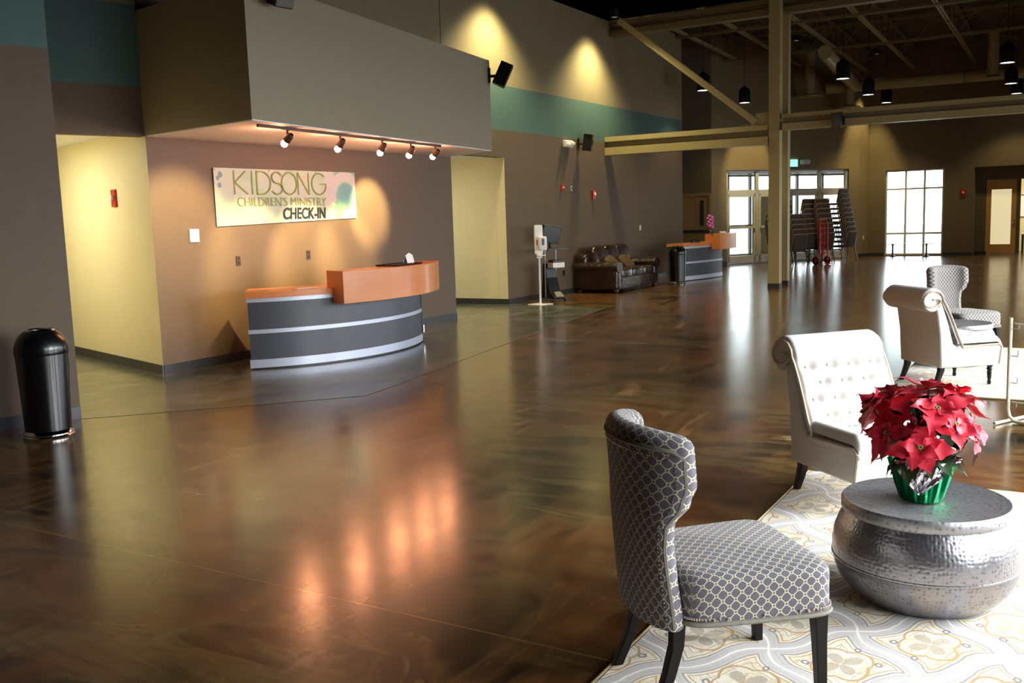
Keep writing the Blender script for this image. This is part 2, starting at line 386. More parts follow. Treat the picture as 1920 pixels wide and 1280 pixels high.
# ================================================================== THE SETTING
ZC=5.88
b=B(); b.box(-16,5,-5,40,-.12,0)
b.cur=1
gp=[(-7.45,5.12),(-5.77,6.92),(-5.86,7.55),(-6.15,9.07),(-7.18,15.25),(-9.3,15.6),(-13.5,15.6),(-13.5,12.9),(-8.9,12.9),(-8.8,7.1),(-13.2,8.4),(-13.2,6.6)]
b.add([(x,y,.001) for x,y in gp],[tuple(range(len(gp)))])
b.cur=2
for i in range(4):
    a=Vector(gp[i]+(0,)); c=Vector(gp[i+1]+(0,)); d=(c-a).normalized(); n=Vector((-d.y,d.x,0))*.008
    b.add([(a-n)+Vector((0,0,.002)),(c-n)+Vector((0,0,.002)),(c+n)+Vector((0,0,.002)),(a+n)+Vector((0,0,.002))],[(0,1,2,3)])
struct('floor',b,['floor','greyfloor','seam'])
LD=Vector((.2857,.9583)); LC=Vector((-.9583,.2857))
P0=Vector((-7.5,5.15)); K=Vector((-8.8,7.11))
pl=P0-LD*9.6
wallseg('wall_left',P0+LD*0,pl,0,ZC,'wall',t=-.16) if False else struct('wall_left',B().prism([tuple(P0),tuple(pl),tuple(pl+LC*.16),tuple(P0+LC*.16)],0,ZC),'wall')
e=P0+LC*5.2
struct('wall_corridor_near',B().prism([tuple(P0+LC*.16-LD*.16),tuple(P0+LC*.16),tuple(e),tuple(e-LD*.16)],0,2.7),'cream')
ke=K+LC*5.2
struct('wall_corridor_far',B().prism([tuple(K),tuple(ke),(ke.x,ke.y+.16),(K.x-.19,K.y+.22)],0,2.7),'cream')
struct('wall_corridor_end',B().prism([tuple(e),tuple(ke),tuple(ke+LC*.15),tuple(e+LC*.15)],0,2.7),'cream')
hq=K-LD*1.75
struct('wall_corridor_header',B().prism([tuple(K),tuple(hq),tuple(hq+LC*.16),tuple(K+LC*.16)],2.62,ZC),'wall')
b=B(); b.prism([tuple(K+LC*.16),tuple(hq+LC*.16),tuple(e),tuple(ke)],2.7,2.8); struct('ceiling_corridor',b,'white')
# reception wall and its neighbours
struct('wall_reception',B().prism([(-8.8,7.111),(-8.8,12.98),(-9.0,12.98),(-9.0,7.32)],0,3.9),'taupe')
struct('wall_hall',B().box(-9.46,-9.28,15.45,24.64,0,7.0),'wall2')
struct('wall_hall_header',B().box(-9.46,-9.28,12.6,15.449,2.73,ZC),'wall2')
struct('wall_hall_upper',B().box(-9.46,-9.28,7.3,12.6,2.73,ZC),'wall2')
struct('trim_wall_joint',B().box(-9.285,-9.277,13.52,13.532,3.9,ZC),'black')
struct('wall_side_passage_far',B().box(-13.4,-9.28,15.4501,15.6,0,2.73),'cream') if False else struct('wall_side_passage_far',B().box(-13.4,-9.47,15.45,15.6,0,2.73),'cream')
struct('wall_side_passage_cap',B().box(-9.47,-9.285,15.44,15.449,0,2.73),'cream')
struct('wall_side_passage_near',B().box(-13.4,-9.0,12.8,12.95,0,2.73),'cream')
struct('wall_side_passage_end',B().box(-13.55,-13.4,12.8,15.6,0,2.73),'cream')
struct('ceiling_side_passage',B().box(-13.5,-9.46,12.8,15.6,2.73,2.83),'white')
# projecting box above the check-in desk
bx=[(-8.8,7.1),(-6.83,6.75),(-7.66,12.41),(-8.62,12.82),(-9.27,13.05),(-9.27,7.3),(-8.8,7.3)]
b=B(); b.prism(bx,2.625,3.93); struct('wall_bulkhead',b,'tan')
b=B(); b.prism([(-8.8,7.12),(-6.84,6.765),(-7.67,12.4),(-8.62,12.8),(-8.8,12.87)],2.615,2.6249); struct('ceiling_bulkhead_soffit',b,'white')
# baseboards
def baseb(name,p,q,z=.105,t=.012):
    p=Vector(p);q=Vector(q); d=(q-p).normalized(); n=Vector((d.y,-d.x))*t
    return struct(name,B().prism([tuple(p),tuple(q),tuple(q+n),tuple(p+n)],0,z),'base')
baseb('baseboard_left',pl,P0)
baseb('baseboard_corridor',ke,K)
baseb('baseboard_reception',(-8.8,7.115),(-8.8,12.98))
baseb('baseboard_side_passage',(-13.4,15.45),(-9.28,15.45))
baseb('baseboard_hall',(-9.28,15.45),(-9.28,24.64))
# ceilings
struct('ceiling_black',B().box(-16,4.2,-5,20.1,ZC,ZC+.12),'black_ceiling')
struct('ceiling_fascia',B().box(-9.28,4.2,19.98,20.1,ZC+.12,7.2),'black_ceiling')
b=B(); b.add([(-16,20.1,6.95),(4.2,20.1,6.95),(4.2,33.4,6.55),(-16,33.4,6.55),(-16,20.1,7.1),(4.2,20.1,7.1),(4.2,33.4,6.7),(-16,33.4,6.7)],[(0,3,2,1),(4,5,6,7),(0,1,5,4),(1,2,6,5),(2,3,7,6),(3,0,4,7)])
struct('ceiling_deck',b,'deck')
# end of hall: alcove wall with double doors, entrance wall, far wall
YA=27.9
struct('wall_alcove',B().box(-16,-9.62,YA,YA+.15,0,7.0),'farwall')
struct('wall_alcove_side',B().box(-9.46,-9.3,24.64,24.66,0,7.0),'farwall')
G=Vector((-9.28,28.46)); GD=Vector((.585,.811)).normalized(); GN=Vector((-GD.y,GD.x))
def g(t,d=0): q=G+GD*t+GN*d; return (q.x,q.y)
def gprism(name,t0,t1,z0,z1,mat,d0=0,d1=.2,parent=None):
    return struct(name,B().prism([g(t0,d0),g(t1,d0),g(t1,d1),g(t0,d1)],z0,z1),mat,parent)
gprism('wall_entrance_left',-.66,-.05,0,7,'olive')
gprism('wall_entrance_top',-.05,4.67,2.83,7,'olive')
gprism('wall_entrance_right',4.67,5.1,0,7,'olive')
c0=g(5.1)
struct('wall_pillar',B().prism([c0,(-6.1,33.3),(-6.5,33.4),g(5.1,.2)],0,7),'olive')
struct('wall_far',B().box(-6.12,-5.6,33.2,33.4,0,7),'farwall')
b=B(); b.box(-5.6,-3.86,33.2,33.4,2.74,7); b.box(-3.86,-3.0,33.2,33.4,0,7); b.box(-3.0,4.2,33.2,33.4,2.72,7); b.box(-5.6,-3.86,33.2,33.4,0,.03)
struct('wall_far_window_side',b,'farwall')
b=B(); b.box(-3.0,-2.69,33.75,33.9,0,2.72); b.box(-2.69,-.6,33.75,33.9,2.32,2.72); b.box(-.6,4.2,33.75,33.9,0,2.72); b.box(-3.15,-3.0,33.4,33.9,0,2.72); b.box(-1.85,-1.74,33.75,33.9,0,2.32); b.box(-3.0,4.2,33.4,33.9,2.72,2.8)
struct('wall_door_recess',b,'farwall')
baseb('baseboard_far',(-6.1,33.2),(-5.62,33.2)); baseb('baseboard_far_right',(-3.86,33.2),(-3.0,33.2)); baseb('baseboard_pillar',c0,(-6.1,33.2))
baseb('baseboard_entrance',g(-.66),g(-.05)); baseb('baseboard_recess',(-3.0,33.75),(-2.66,33.75))
# right wall with tall window openings, back wall
b=B(); ops=[(1.2,3.6),(4.4,7.6),(8.6,12.0),(13.0,16.4),(17.5,21.5),(23,27)]
y=-5
for y0,y1 in ops: b.box(2.2,2.4,y,y0,0,7); y=y1
b.box(2.2,2.4,y,33.4,0,7)
for y0,y1 in ops: b.box(2.2,2.4,y0,y1,3.2,7); b.box(2.2,2.4,y0,y1,0,.25)
struct('wall_right',b,'taupe')
for i,(y0,y1) in enumerate(ops):
    b=B()
    for k in range(4):
        yy=y0+.03+(y1-y0-.06)*k/3; b.box(2.26,2.34,yy-.03,yy+.03,.25,3.2)
    for z in (.28,2.2,3.17): b.box(2.265,2.335,y0,y1,z-.03,z+.03)
    struct('window_%d'%(i+3),b,'frame')
struct('wall_back',B().box(-16,2.2,-5.15,-5,0,7),'taupe')
struct('wall_outer_left',B().box(-16.1,-16,-5,28,0,7),'taupe')
# window 1, three by three
b=B(); 
for x in (-5.58,-4.99,-4.43,-3.88): b.box(x-.032,x+.032,33.25,33.35,.03,2.74)
for z in (.05,.72,2.14,2.72): b.box(-5.6,-3.86,33.255,33.345,z-.03,z+.03)
w=struct('window_1',b,'frame')
struct('window_glass',B().box(-5.6,-3.86,33.298,33.302,.03,2.74),'glass',w)
# entrance glazing (window_2) with doors and vestibule
b=B()
def gb(b,t0,t1,z0,z1,d0=.06,d1=.14): b.prism([g(t0,d0),g(t1,d0),g(t1,d1),g(t0,d1)],z0,z1)
for t in (-.02,1.13,2.35,3.55,4.64): gb(b,t-.06,t+.06,0,2.83)
gb(b,-.05,4.67,2.79,2.83); gb(b,-.05,4.67,2.12,2.24)
w=struct('window_2',b,'frame'); 
b=B(); gb(b,-.05,4.67,2.2,2.83,.098,.102); struct('window_glass',b,'glass',w)
for i,(t0,t1) in enumerate(((0.01,1.09),(1.17,2.31),(2.39,3.51),(3.59,4.6))):
    b=B(); gb(b,t0,t0+.1,0.01,2.12); gb(b,t1-.1,t1,.01,2.12); gb(b,t0,t1,.01,.24); gb(b,t0,t1,2.02,2.12)
    d=struct('door_%d'%(i+1),b,'frame')
    b=B(); gb(b,t0+.1,t1-.1,.24,2.02,.098,.102); struct('door_glass',b,'glass',d)
    b=B(); gb(b,t0+.06,t1-.06,1.07,1.14,0.0,.05); struct('push_bar',b,'frame',d)
gprism('trim_threshold',-.05,4.67,0,.03,'alu',-.02,.2)
# vestibule beyond
gprism('wall_vestibule_left',-.2,-.05,0,2.9,'olive',.2,2.9)
struct('wall_vestibule_right',B().prism([g(5.15,.2),g(5.3,.2),g(7.35,2.9),g(7.2,2.9)],0,2.9),'olive')
struct('ceiling_vestibule',B().prism([g(-.2,.2),g(5.3,.2),g(7.35,2.9),g(-.2,2.9)],2.83,2.93),'white')
gprism('wall_vestibule_panel',3.15,3.75,0,2.2,'cream',2.7,2.8)  # tan panel made cream, its colour standing in for vestibule light
b=B(); 
for t in (.0,1.0,2.0,2.9,3.8,4.9,6.0,7.1): gb(b,t-.04,t+.04,0,2.83,2.7,2.8)
for z in (.12,1.1,2.2,2.78): gb(b,-.05,7.2,z-.04,z+.04,2.7,2.8)
struct('window_vestibule',b,'frame')
struct('floor_outside',B().box(-40,40,40,90,-.2,-.05),'paper')
b=B(); b.prism([g(-6,2.9),g(9,2.9),g(9,22),g(-6,22)],-.15,-.02); struct('floor_entrance_paving',b,'paper')
# recessed door on the far wall (door_5), lit room beside it
b=B(); b.box(-2.69,-2.55,33.76,33.80,.01,2.32); b.box(-1.99,-1.85,33.76,33.80,.01,2.32); b.box(-2.55,-1.99,33.76,33.80,.01,.32); b.box(-2.55,-1.99,33.76,33.80,2.02,2.32)
d=struct('door_5',b,'maple')
struct('door_glass',B().box(-2.55,-1.99,33.775,33.785,.32,2.02),'frost',d)
b=B(); b.ball((-1.91,33.71,.98),.035,10,8); b.tube([(-1.91,33.76,.98),(-1.91,33.71,.98)],.015); b.box(-1.94,-1.88,33.755,33.762,.88,1.06); struct('door_handle',b,'chrome',d)
struct('trim_door_threshold',B().box(-2.66,-1.73,33.7,33.8,0,.012),'alu')
b=B(); b.box(-2.2,1.0,36.4,36.5,0,2.7); b.box(-2.35,-2.2,33.9,36.5,0,2.7); b.box(1.0,1.1,33.9,36.5,0,2.7)
struct('wall_side_room',b,'cream'); struct('ceiling_side_room',B().box(-2.35,1.1,33.9,36.5,2.7,2.8),'white')
# alcove double doors (door_6)
b=B(); b.box(-10.6,-10.5,YA-.05,YA,0,2.17); b.box(-9.68,-9.62,YA-.05,YA,0,2.17); b.box(-10.5,-9.68,YA-.05,YA,2.1,2.17)
d=struct('door_6',b,'walnut')
b=B(); b.box(-10.5,-10.1,YA-.03,YA-.002,0,2.1); b.box(-10.09,-9.68,YA-.03,YA-.002,0,2.1); struct('door_panel',b,'walnut',d)
b=B(); b.box(-10.5,-9.68,YA-.1,YA-.03,1.0,1.08); b.box(-9.93,-9.83,YA-.05,YA-.031,1.2,1.96); struct('push_bar',b,'base',d)
# light cans that wash the hall wall, ceiling lights of the corridors, side room light
WARM=(1,.80,.36); 
t=thing('wall_washer_light','black ceiling can over the hall wall, nearer the bulkhead','ceiling light',(-8.66,15.0,ZC),0,'wall washer cans')
obj('housing',B().lathe([(.0,0),(.09,0),(.09,-.16),(.075,-.16),(.075,-.02),(0,-.02)],20,caps=False),'black',t)
obj('lens',B().lathe([(0,-.10),(.07,-.10),(.07,-.11),(0,-.11)],20,caps=False),'lens',t)
dup(t,(-8.66,19.1,ZC),0,'black ceiling can over the hall wall, nearer the steel beams','wall washer cans')
for y in (15.0,19.1): lamp('can_light','SPOT',(-8.66,y,ZC-.17),(-8.66,y,1.5),850,(1,.85,.44),.16,angle=118,blend=.8)
for nm,loc,sx,sy,rz,pw,lab in (('corridor',(-10.9,6.55,2.69),1.2,.3,-.29,34,'white ceiling light in the cream corridor left of the check-in wall'),('passage',(-11.0,13.6,2.72),1.2,.3,0,30,'white ceiling light in the passage right of the check-in wall'),('room',(-.7,35.0,2.69),1.2,.6,0,60,'white ceiling light in the lit room beside the far door')):
    t=thing('ceiling_light',lab,'ceiling light',loc,rz)
    obj('frame',B().box(-sx/2,sx/2,-sy/2,sy/2,-.03,.0),'whitep',t); obj('diffuser',B().box(-sx/2+.02,sx/2-.02,-sy/2+.02,sy/2-.02,-.034,-.03),'tube',t)
    lamp('ceiling_light_glow','AREA',(loc[0],loc[1],loc[2]-.05),(loc[0],loc[1],0),pw,(1,.95,.80),sx,sy)
for lab,loc,tg,pw,an in (('black ceiling can above the left part of entrance wall',g(.7,-2.2)+(6.4,),g(.75,0)+(2.75,),900,30),('black ceiling can above the pillar right of the entrance',(-5.75,32.2,6.45),(-6.12,32.75,1.5),900,42)):
    dup(bpy.data.objects['wall_washer_light'],loc,0,lab,'wall washer cans'); lamp('can_light','SPOT',(loc[0],loc[1],loc[2]-.17),tg,pw,(1,.80,.36),.05,angle=an,blend=.6)
# ================================================================== STEELWORK
def beam(name,label,x0,x1,y,z0,z1,y2=None):
    """channel-built beam along x: wide top and bottom flanges with a recessed web"""
    t=thing(name,label,'steel beam',((x0+x1)/2,y,z0)); h=z1-z0; L=(x1-x0)/2
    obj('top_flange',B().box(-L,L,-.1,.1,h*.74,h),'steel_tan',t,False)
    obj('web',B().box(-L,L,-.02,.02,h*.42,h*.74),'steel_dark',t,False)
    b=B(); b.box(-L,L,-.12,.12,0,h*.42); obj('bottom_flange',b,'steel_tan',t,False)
    return t
beam('steel_beam','tan steel beam from the hall wall to the steel column',-9.27,-5.63,19.9,2.93,3.33)
beam('steel_beam','long tan steel beam running right from the steel column',-5.33,2.19,19.9,3.2,3.52)
BT=M['steel_tan']; M['steel_tan']=M['steel_dark']  # darker steel colour paints in the dimness on the upper roof beam
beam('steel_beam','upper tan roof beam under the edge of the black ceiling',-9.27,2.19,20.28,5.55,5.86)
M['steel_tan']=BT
t=thing('steel_column','front tan steel column with dark base','column',(-5.5,19.92,0))
obj('shaft',B().box(-.115,.115,-.1,.1,0,5.88),'steel_tan',t,False,bevel=.01); obj('base_wrap',B().box(-.122,.122,-.108,.108,0,.1),'base',t,False)
b=B(); b.add([(-.115,-.02,3.33-0),(-.5,-.02,3.33),(-.5,-.02,3.46),(-.38,-.02,3.58),(-.115,-.02,3.6)]+[(-.115,.0,3.33-0),(-.5,.0,3.33),(-.5,.0,3.46),(-.38,.0,3.58),(-.115,.0,3.6)],[(0,1,2,3,4),(9,8,7,6,5),(0,5,6,1),(1,6,7,2),(2,7,8,3),(3,8,9,4)])
obj('gusset_plate',b,'steel_tan',t,False)
t=thing('steel_column','rear tan steel column just behind the front one','column',(-5.50,20.75,0))
obj('shaft',B().box(-.065,.065,-.09,.09,0,6.9),'steel_tan',t,False,bevel=.01); obj('base_wrap',B().box(-.072,.072,-.097,.097,0,.1),'base',t,False)
def bar(a,c,w,h,b=None):
    a=Vector(a);c=Vector(c); d=c-a; L=d.length; q=d.to_track_quat('X','Z').to_matrix().to_4x4(); q.translation=a
    (b:=b or B()).box(0,L,-w/2,w/2,-h/2,h/2,q); return b
o=obj('diagonal_brace',bar((-8.9,19.85,5.8),(-5.88,19.85,3.40),.08,.13),'steel_tan',None,False); tag(o,'tan diagonal steel brace dropping from wall top to column','steel brace')
# roof joists along y, sloping down toward the far wall
def joist(x,lab,y0=20.6,y1=33.15,zt0=6.85,zt1=6.5,dep=.62,chord=.11):
    t=thing('roof_joist',lab,'roof joist',(x,y0,0),0,'open web joists under the far roof')
    L=y1-y0
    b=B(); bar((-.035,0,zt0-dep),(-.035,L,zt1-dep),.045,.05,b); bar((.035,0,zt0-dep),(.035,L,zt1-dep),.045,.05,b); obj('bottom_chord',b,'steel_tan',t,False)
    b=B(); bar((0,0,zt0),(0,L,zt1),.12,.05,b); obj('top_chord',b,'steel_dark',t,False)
    b=B(); n=14
    for i in range(n):
        ya=L*i/n; yb=L*(i+1)/n; za=zt0+(zt1-zt0)*i/n; zb=zt0+(zt1-zt0)*(i+1)/n; ym=(ya+yb)/2; zm=(za+zb)/2-dep
        b.tube([(0,ya,za),(0,ym,zm)],.012,5); b.tube([(0,ym,zm),(0,yb,zb)],.012,5)
    obj('web',b,'steel_dark',t)
    return t
ords=['leftmost','second from the left','third from the left','fourth from the left','fifth from the left','sixth from the left']
for i,x in enumerate((-9.0,-7.7,-6.18,-4.81,-3.07,-1.3)): joist(x,'tan open web roof joist over the far hall, %s of the six'%ords[i])
def girder(y,z,dep,lab):
    t=thing('roof_girder',lab,'roof girder',(-9.27,y,0),0,'girders crossing the roof joists'); L=11.4
    b=B(); bar((0,-.05,z),(L,-.05,z),.06,.06,b); bar((0,.05,z),(L,.05,z),.06,.06,b); obj('bottom_chord',b,'steel_dark',t,False)
    b=B(); bar((0,0,z+dep),(L,0,z+dep),.14,.06,b); obj('top_chord',b,'steel_dark',t,False)
    b=B(); n=12
    for i in range(n):
        b.tube([(L*i/n,0,z+dep),(L*(i+.5)/n,0,z)],.016,5); b.tube([(L*(i+.5)/n,0,z),(L*(i+1)/n,0,z+dep)],.016,5)
    obj('web',b,'steel_dark',t)
girder(24.3,6.1,.65,'dark truss girder crossing the roof nearer the steel column'); girder(28.3,6.0,.6,'dark truss girder crossing the roof nearer the far wall')
for i,(y,z) in enumerate(((22.2,6.5),(26.2,6.4),(30.3,6.28))):
    b=B()
    for k in range(7 if i<2 else 6):
        x0=(-9.2 if i<2 else -7.3)+k*1.55; b.tube([(x0,y,z),(x0+1.55,y,z-.4)],.01,5); b.tube([(x0,y,z-.4),(x0+1.55,y,z)],.01,5)
    o=obj('bridging_rod',b,'steel_dark'); tag(o,'thin crossed bridging rods between roof joists, row %s'%['nearest the columns','in the middle','nearest the far wall'][i],'bridging rods','rows of bridging rods')
# ducts
t=thing('air_duct','large round duct running level along the far wall','air duct',(-7.05,31.3,5.28))
b=B(); b.tube([(0,0,0),(2.6,0,-.02),(5.2,0,-.04),(9.2,0,-.06)],.17,18); obj('duct_body',b,'steel_tan',t)
for x in (1.3,3.9,6.5): obj('joint_band',B().tube([(x-.02,0,-.03),(x+.02,0,-.03)],.185,18),'steel_dark',t)
o=obj('air_duct',B().tube([(-5.62,24.7,5.38),(-6.2,31.1,5.28)],.17,18),'steel_tan'); tag(o,'round duct branching toward the viewer from the far duct','air duct')
def diffuser(x,y,z,top,lab):
    t=thing('duct_diffuser',lab,'air diffuser',(x,y,z),0,'round diffusers under the duct')
    obj('drop_pipe',B().lathe([(.15,top-z),(.15,.06)],20),'steel_tan',t)
    obj('diffuser_cone',B().lathe([(.13,.07),(.2,.04),(.34,0),(.33,-.02),(.2,.0),(.1,-.02),(0,-.02)],28,caps=False),'steel_tan',t)
diffuser(-7.25,30.0,4.95,6.3,'round tan air diffuser just right of the steel column')
diffuser(-6.35,31.2,4.65,5.3,'lowest round air diffuser under the long duct')
diffuser(-2.36,30.4,5.05,6.3,'round air diffuser under the duct near the right edge')
# pendant lamps
pend=[(-8.35,23.68),(-8.39,27.22),(-5.05,24.04),(-5.2,27.96),(-5.33,31.5),(-1.59,24.04),(-1.77,28.28),(-1.85,32.0)]
plab=['larger black pendant lamp left of the column, behind the brace','smaller black pendant lamp left of the column, near the brace foot','nearest black pendant lamp of the row just right of the column','middle black pendant lamp of the row just right of the column','farthest black pendant lamp of the row just right of the column','nearest black pendant lamp of the right-hand row','middle black pendant lamp of the right-hand row','farthest black pendant lamp of the right-hand row']
p0=None
for (x,y),lab in zip(pend,plab):
    if p0 is None:
        p0=thing('pendant_lamp',lab,'pendant lamp',(x,y,4.62),0,'black pendant lamps in the far hall')
        obj('shade',B().lathe([(.0,.46),(.05,.46),(.07,.42),(.12,.40),(.155,.34),(.16,.0),(.15,.0),(.145,.3),(0,.32)],28,caps=False),'black',p0)
        obj('lens',B().lathe([(0,.015),(.148,.015),(.148,.03),(0,.03)],28,caps=False),'lens',p0)
        obj('cable',B().tube([(0,0,0),(0,0,1)],.008,6),'black',p0,loc=(0,0,.45)); pl_=p0
    else: pl_=dup(p0,(x,y,4.62 if y<31 else 4.72),0,lab)
    for ch in pl_.children:
        if ch.name.startswith('cable'): ch.scale=(1,1,6.95-.0301*(y-20.1)-pl_.location.z-.45)
    lamp('pendant_glow','SPOT',(x,y,4.60),(x,y,0),110,(1,.80,.42),.12,angle=110,blend=.6)
# ================================================================== WALL DEVICES
def plate(name,label,cat,x,y,z,w,h,mat,d=.012,extra=None,ang=0):
    """device on a wall facing +x at (x,y,z); ang turns it about z"""
    t=thing(name,label,cat,(x,y,z),ang)
    obj('cover_plate',B().box(0,d,-w/2,w/2,-h/2,h/2),mat,t,False,bevel=.003)
    if extra: extra(t)
    return t
def outl(t):
    b=B(); b.box(.012,.016,-.017,.017,.01,.04); b.box(.012,.016,-.017,.017,-.04,-.01); obj('socket',b,'black',t,False)
plate('wall_outlet','brown outlet on check-in wall below the left end of banner','outlet',-8.8,8.32,1.21,.07,.115,'brownp',extra=outl)
plate('wall_outlet','brown outlet on check-in wall under the middle of banner','outlet',-8.8,9.55,1.22,.07,.115,'brownp',extra=outl)
plate('wall_outlet','dark outlet on hall wall between kiosk and sofa','outlet',-9.28,17.7,.45,.07,.115,'black',extra=outl)
plate('wall_outlet','dark outlet low on the cream corridor wall','outlet',-11.27,7.865,.44,.07,.115,'brownp',extra=outl,ang=math.atan2(-.958,-.286))
def thx(t): obj('display',B().box(.02,.023,-.035,.035,-.03,.045),'silver',t,False)
plate('thermostat','white square thermostat left of the banner on the check-in wall','thermostat',-8.8,7.67,1.53,.135,.15,'whitep',.02,thx)
def sw(t): obj('toggle',B().box(.012,.022,-.008,.008,-.015,.015),'whitep',t,False)
plate('light_switch','ivory light switch on hall wall above the sofa','light switch',-9.28,21.74,1.28,.08,.13,'ivory',extra=sw)
def strobe(t):
    obj('strobe_lens',B().pillow(.04,.08,-.03,.03,-.025,.04,.5,6),'strobe',t)
def alarm(label,x,y,z,ang,w=.11,h=.14):
    return plate('fire_alarm',label,'fire alarm',x,y,z,w,h,'red',.045,strobe,ang)
CA=math.atan2(-.958,-.286)
alarm('red fire alarm strobe on the cream corridor wall',-9.765,7.42,1.99,CA,.13,.2)
alarm('red fire alarm strobe high on the hall wall',-9.28,19.15,2.06,0,.13,.19)
alarm('red fire alarm strobe between far window and wooden door',-3.3,33.2,1.95,-PI/2,.14,.22)
plate('pull_station','small red pull station left of the hall wall alarm strobe','pull station',-9.28,17.7,2.2,.08,.12,'red',.04,lambda t:obj('handle',B().box(.04,.055,-.03,.03,-.01,.01),'whitep',t,False))
plate('wall_sensor','small grey plate beside the red pull station','sensor',-9.28,18.12,2.19,.06,.11,'silver',.02,lambda t:obj('cap',B().box(.02,.026,-.01,.01,-.02,.02),'black',t,False))
plate('intercom_plate','pale wall plate on the pillar right of stacked chairs','wall plate',-6.2,32.85,.62,.08,.14,'ivory',.015,ang=-.3,extra=sw)
def emergency(label,loc,ang):
    t=thing('emergency_light',label,'emergency light',loc,ang)
    obj('housing',B().pillow(0,.09,-.17,.17,-.075,.075,.25,8),'whitep',t)
    for s in (-1,1): obj('lamp_head',B().ball((.11,s*.1,-.03 if s<0 else .0),.05,12,8),'strobe',t)
emergency('white emergency light on hall wall beside the black speaker',(-9.28,17.94,3.09),0)
GA=math.atan2(-GN.y,-GN.x)
emergency('white emergency light above the entrance doors',g(2.86,-.01)+(3.05,),GA)
t=thing('exit_sign','small lit green exit sign above the entrance doors','exit sign',g(2.44,-.01)+(3.02,),GA)
obj('sign_box',B().box(0,.05,-.13,.13,-.11,.11),'exit',t,False); obj('bracket',B().box(0,.04,-.14,.14,-.15,-.11),'base',t,False)
def speaker(label,loc,ang,pitch,sc=1.0):
    t=thing('wall_speaker',label,'speaker',loc,ang)
    R=Matrix.Translation((.22*sc,0,0))@Matrix.Rotation(pitch,4,'Y')
    obj('bracket',B().box(0,.03,-.05,.05,-.12*sc,.10*sc).tube([(.03,0,-.02),(.12*sc,0,-.02)],.022,8),'black',t,False)
    b=B(); b.prism([(-.1*sc,-.08*sc),(-.1*sc,.08*sc),(.1*sc,.12*sc),(.1*sc,-.12*sc)],-.18*sc,.18*sc,R); obj('cabinet',b,'black',t,False,bevel=.01)
    b=B(); b.box(.1*sc,.106*sc,-.11*sc,.11*sc,-.165*sc,.165*sc,R); obj('grille',b,'blackgloss',t,False)
FA=math.atan2(-.9,.5)
speaker('black speaker on the right corner of the bulkhead',(-7.66,12.38,3.72),.55,.45,.95)
speaker('black speaker at the top left corner of the bulkhead',(-6.90,7.15,3.86),-.15,.4,.9)
speaker('black speaker on the hall wall beside the white emergency light',(-9.28,18.5,3.14),.3,.15,.95)
speaker('black speaker hung on the long beam right of the column',(-4.15,19.78,3.3),-1.9,.1,.8)
# ================================================================== TRACK LIGHT AND BANNER
ta=Vector((-7.06,7.05,2.6)); tb=Vector((-7.47,10.75,2.6)); td=(tb-ta).normalized()
t=thing('light_track','thin dark ceiling track under the bulkhead edge','light track',(0,0,0))
obj('rail',bar(ta,tb,.03,.025),'brownp',t,False)
obj('end_cap',bar(tb,tb+td*.03,.04,.03),'black',t,False)
heads=[(.47,(7.45,1.45)),(1.42,(8.5,1.15)),(2.3,(9.5,1.1)),(2.98,(10.3,1.2)),(3.62,(10.85,1.8))]
hn=['leftmost','second','middle','fourth','rightmost']
for i,(s,(wy,wz)) in enumerate(heads):
    p=ta+td*s; tgt=Vector((-8.8,wy,wz)); d=(tgt-p).normalized()
    t=thing('track_spotlight','%s glowing spotlight on the ceiling track%s'%(hn[i],'' if i in (0,2,4) else (' from the left' )),'track light',tuple(p),0,'spotlights on the track')
    q=d.to_track_quat('Z','X').to_matrix().to_4x4(); q.translation=Vector((0,0,-.10))
    b=B().lathe([(.02,-.07),(.035,-.05),(.045,.03),(.04,.03),(.03,-.03),(0,-.04)],16,caps=False); b.v=[tuple(q@Vector(v)) for v in b.v]; obj('lamp_housing',b,'brownp',t)
    obj('stem',B().tube([(0,0,-.012),(0,0,-.07)],.012,8),'brownp',t)
    bc=q@Vector((0,0,.062))+Vector((0,0,-.012)); obj('bulb',B().ball(bc,.037,12,8),'bulb',t)
    lp=p+bc+d*.045
    lamp('track_light_beam','SPOT',lp,tgt,[380,380,600,460,600][i],(1,.70,.30),.03,angle=[60,50,50,46,40][i],blend=.7)
def banner_mat():
    n=N('pastel printed vinyl'); u=n.new('ShaderNodeUVMap'); sp=n.new('ShaderNodeSeparateXYZ'); n.link(u.outputs[0],sp.inputs[0]); X,Y=sp.outputs[0],sp.outputs[1]
    f=n.noise(u.outputs[0],2.2,3); c=n.ramp(f,[(.35,C(158,184,156)),(.5,C(176,192,168)),(.65,C(182,184,170))])
    def disc(cx,cy,r,w=None):
        d=n.math('SQRT',n.math('ADD',n.math('POWER',n.math('SUBTRACT',X,cx),2),n.math('POWER',n.math('SUBTRACT',Y,cy),2)))
        return n.math('LESS_THAN',d,r) if w is None else n.math('LESS_THAN',n.math('ABSOLUTE',n.math('SUBTRACT',d,r)),w)
    c=n.mix(n.math('GREATER_THAN',X,2.12),c,C(124,176,152))
    c=n.mix(disc(2.33,.32,.27,.075),c,C(190,188,182)); c=n.mix(disc(2.33,.34,.15),c,C(112,164,160)); c=n.mix(disc(2.15,.12,.13),c,C(120,170,140))
    c=n.mix(n.math('MULTIPLY',n.math('GREATER_THAN',X,1.93),n.math('LESS_THAN',X,2.10)),c,C(190,184,182))
    c=n.mix(disc(.08,.46,.03),c,C(96,132,146)); c=n.mix(disc(.10,.58,.035),c,C(96,132,146)); c=n.mix(disc(.06,.54,.025),c,C(96,132,146))
    c=n.mix(disc(1.52,.57,.022),c,C(240,170,110)); c=n.mix(disc(1.95,.17,.018),c,C(222,206,90)); c=n.mix(disc(2.08,.2,.03,.01),c,C(222,222,130))
    n.set(col=c,rough=.4); return n.m
BW,BH=2.54,.655
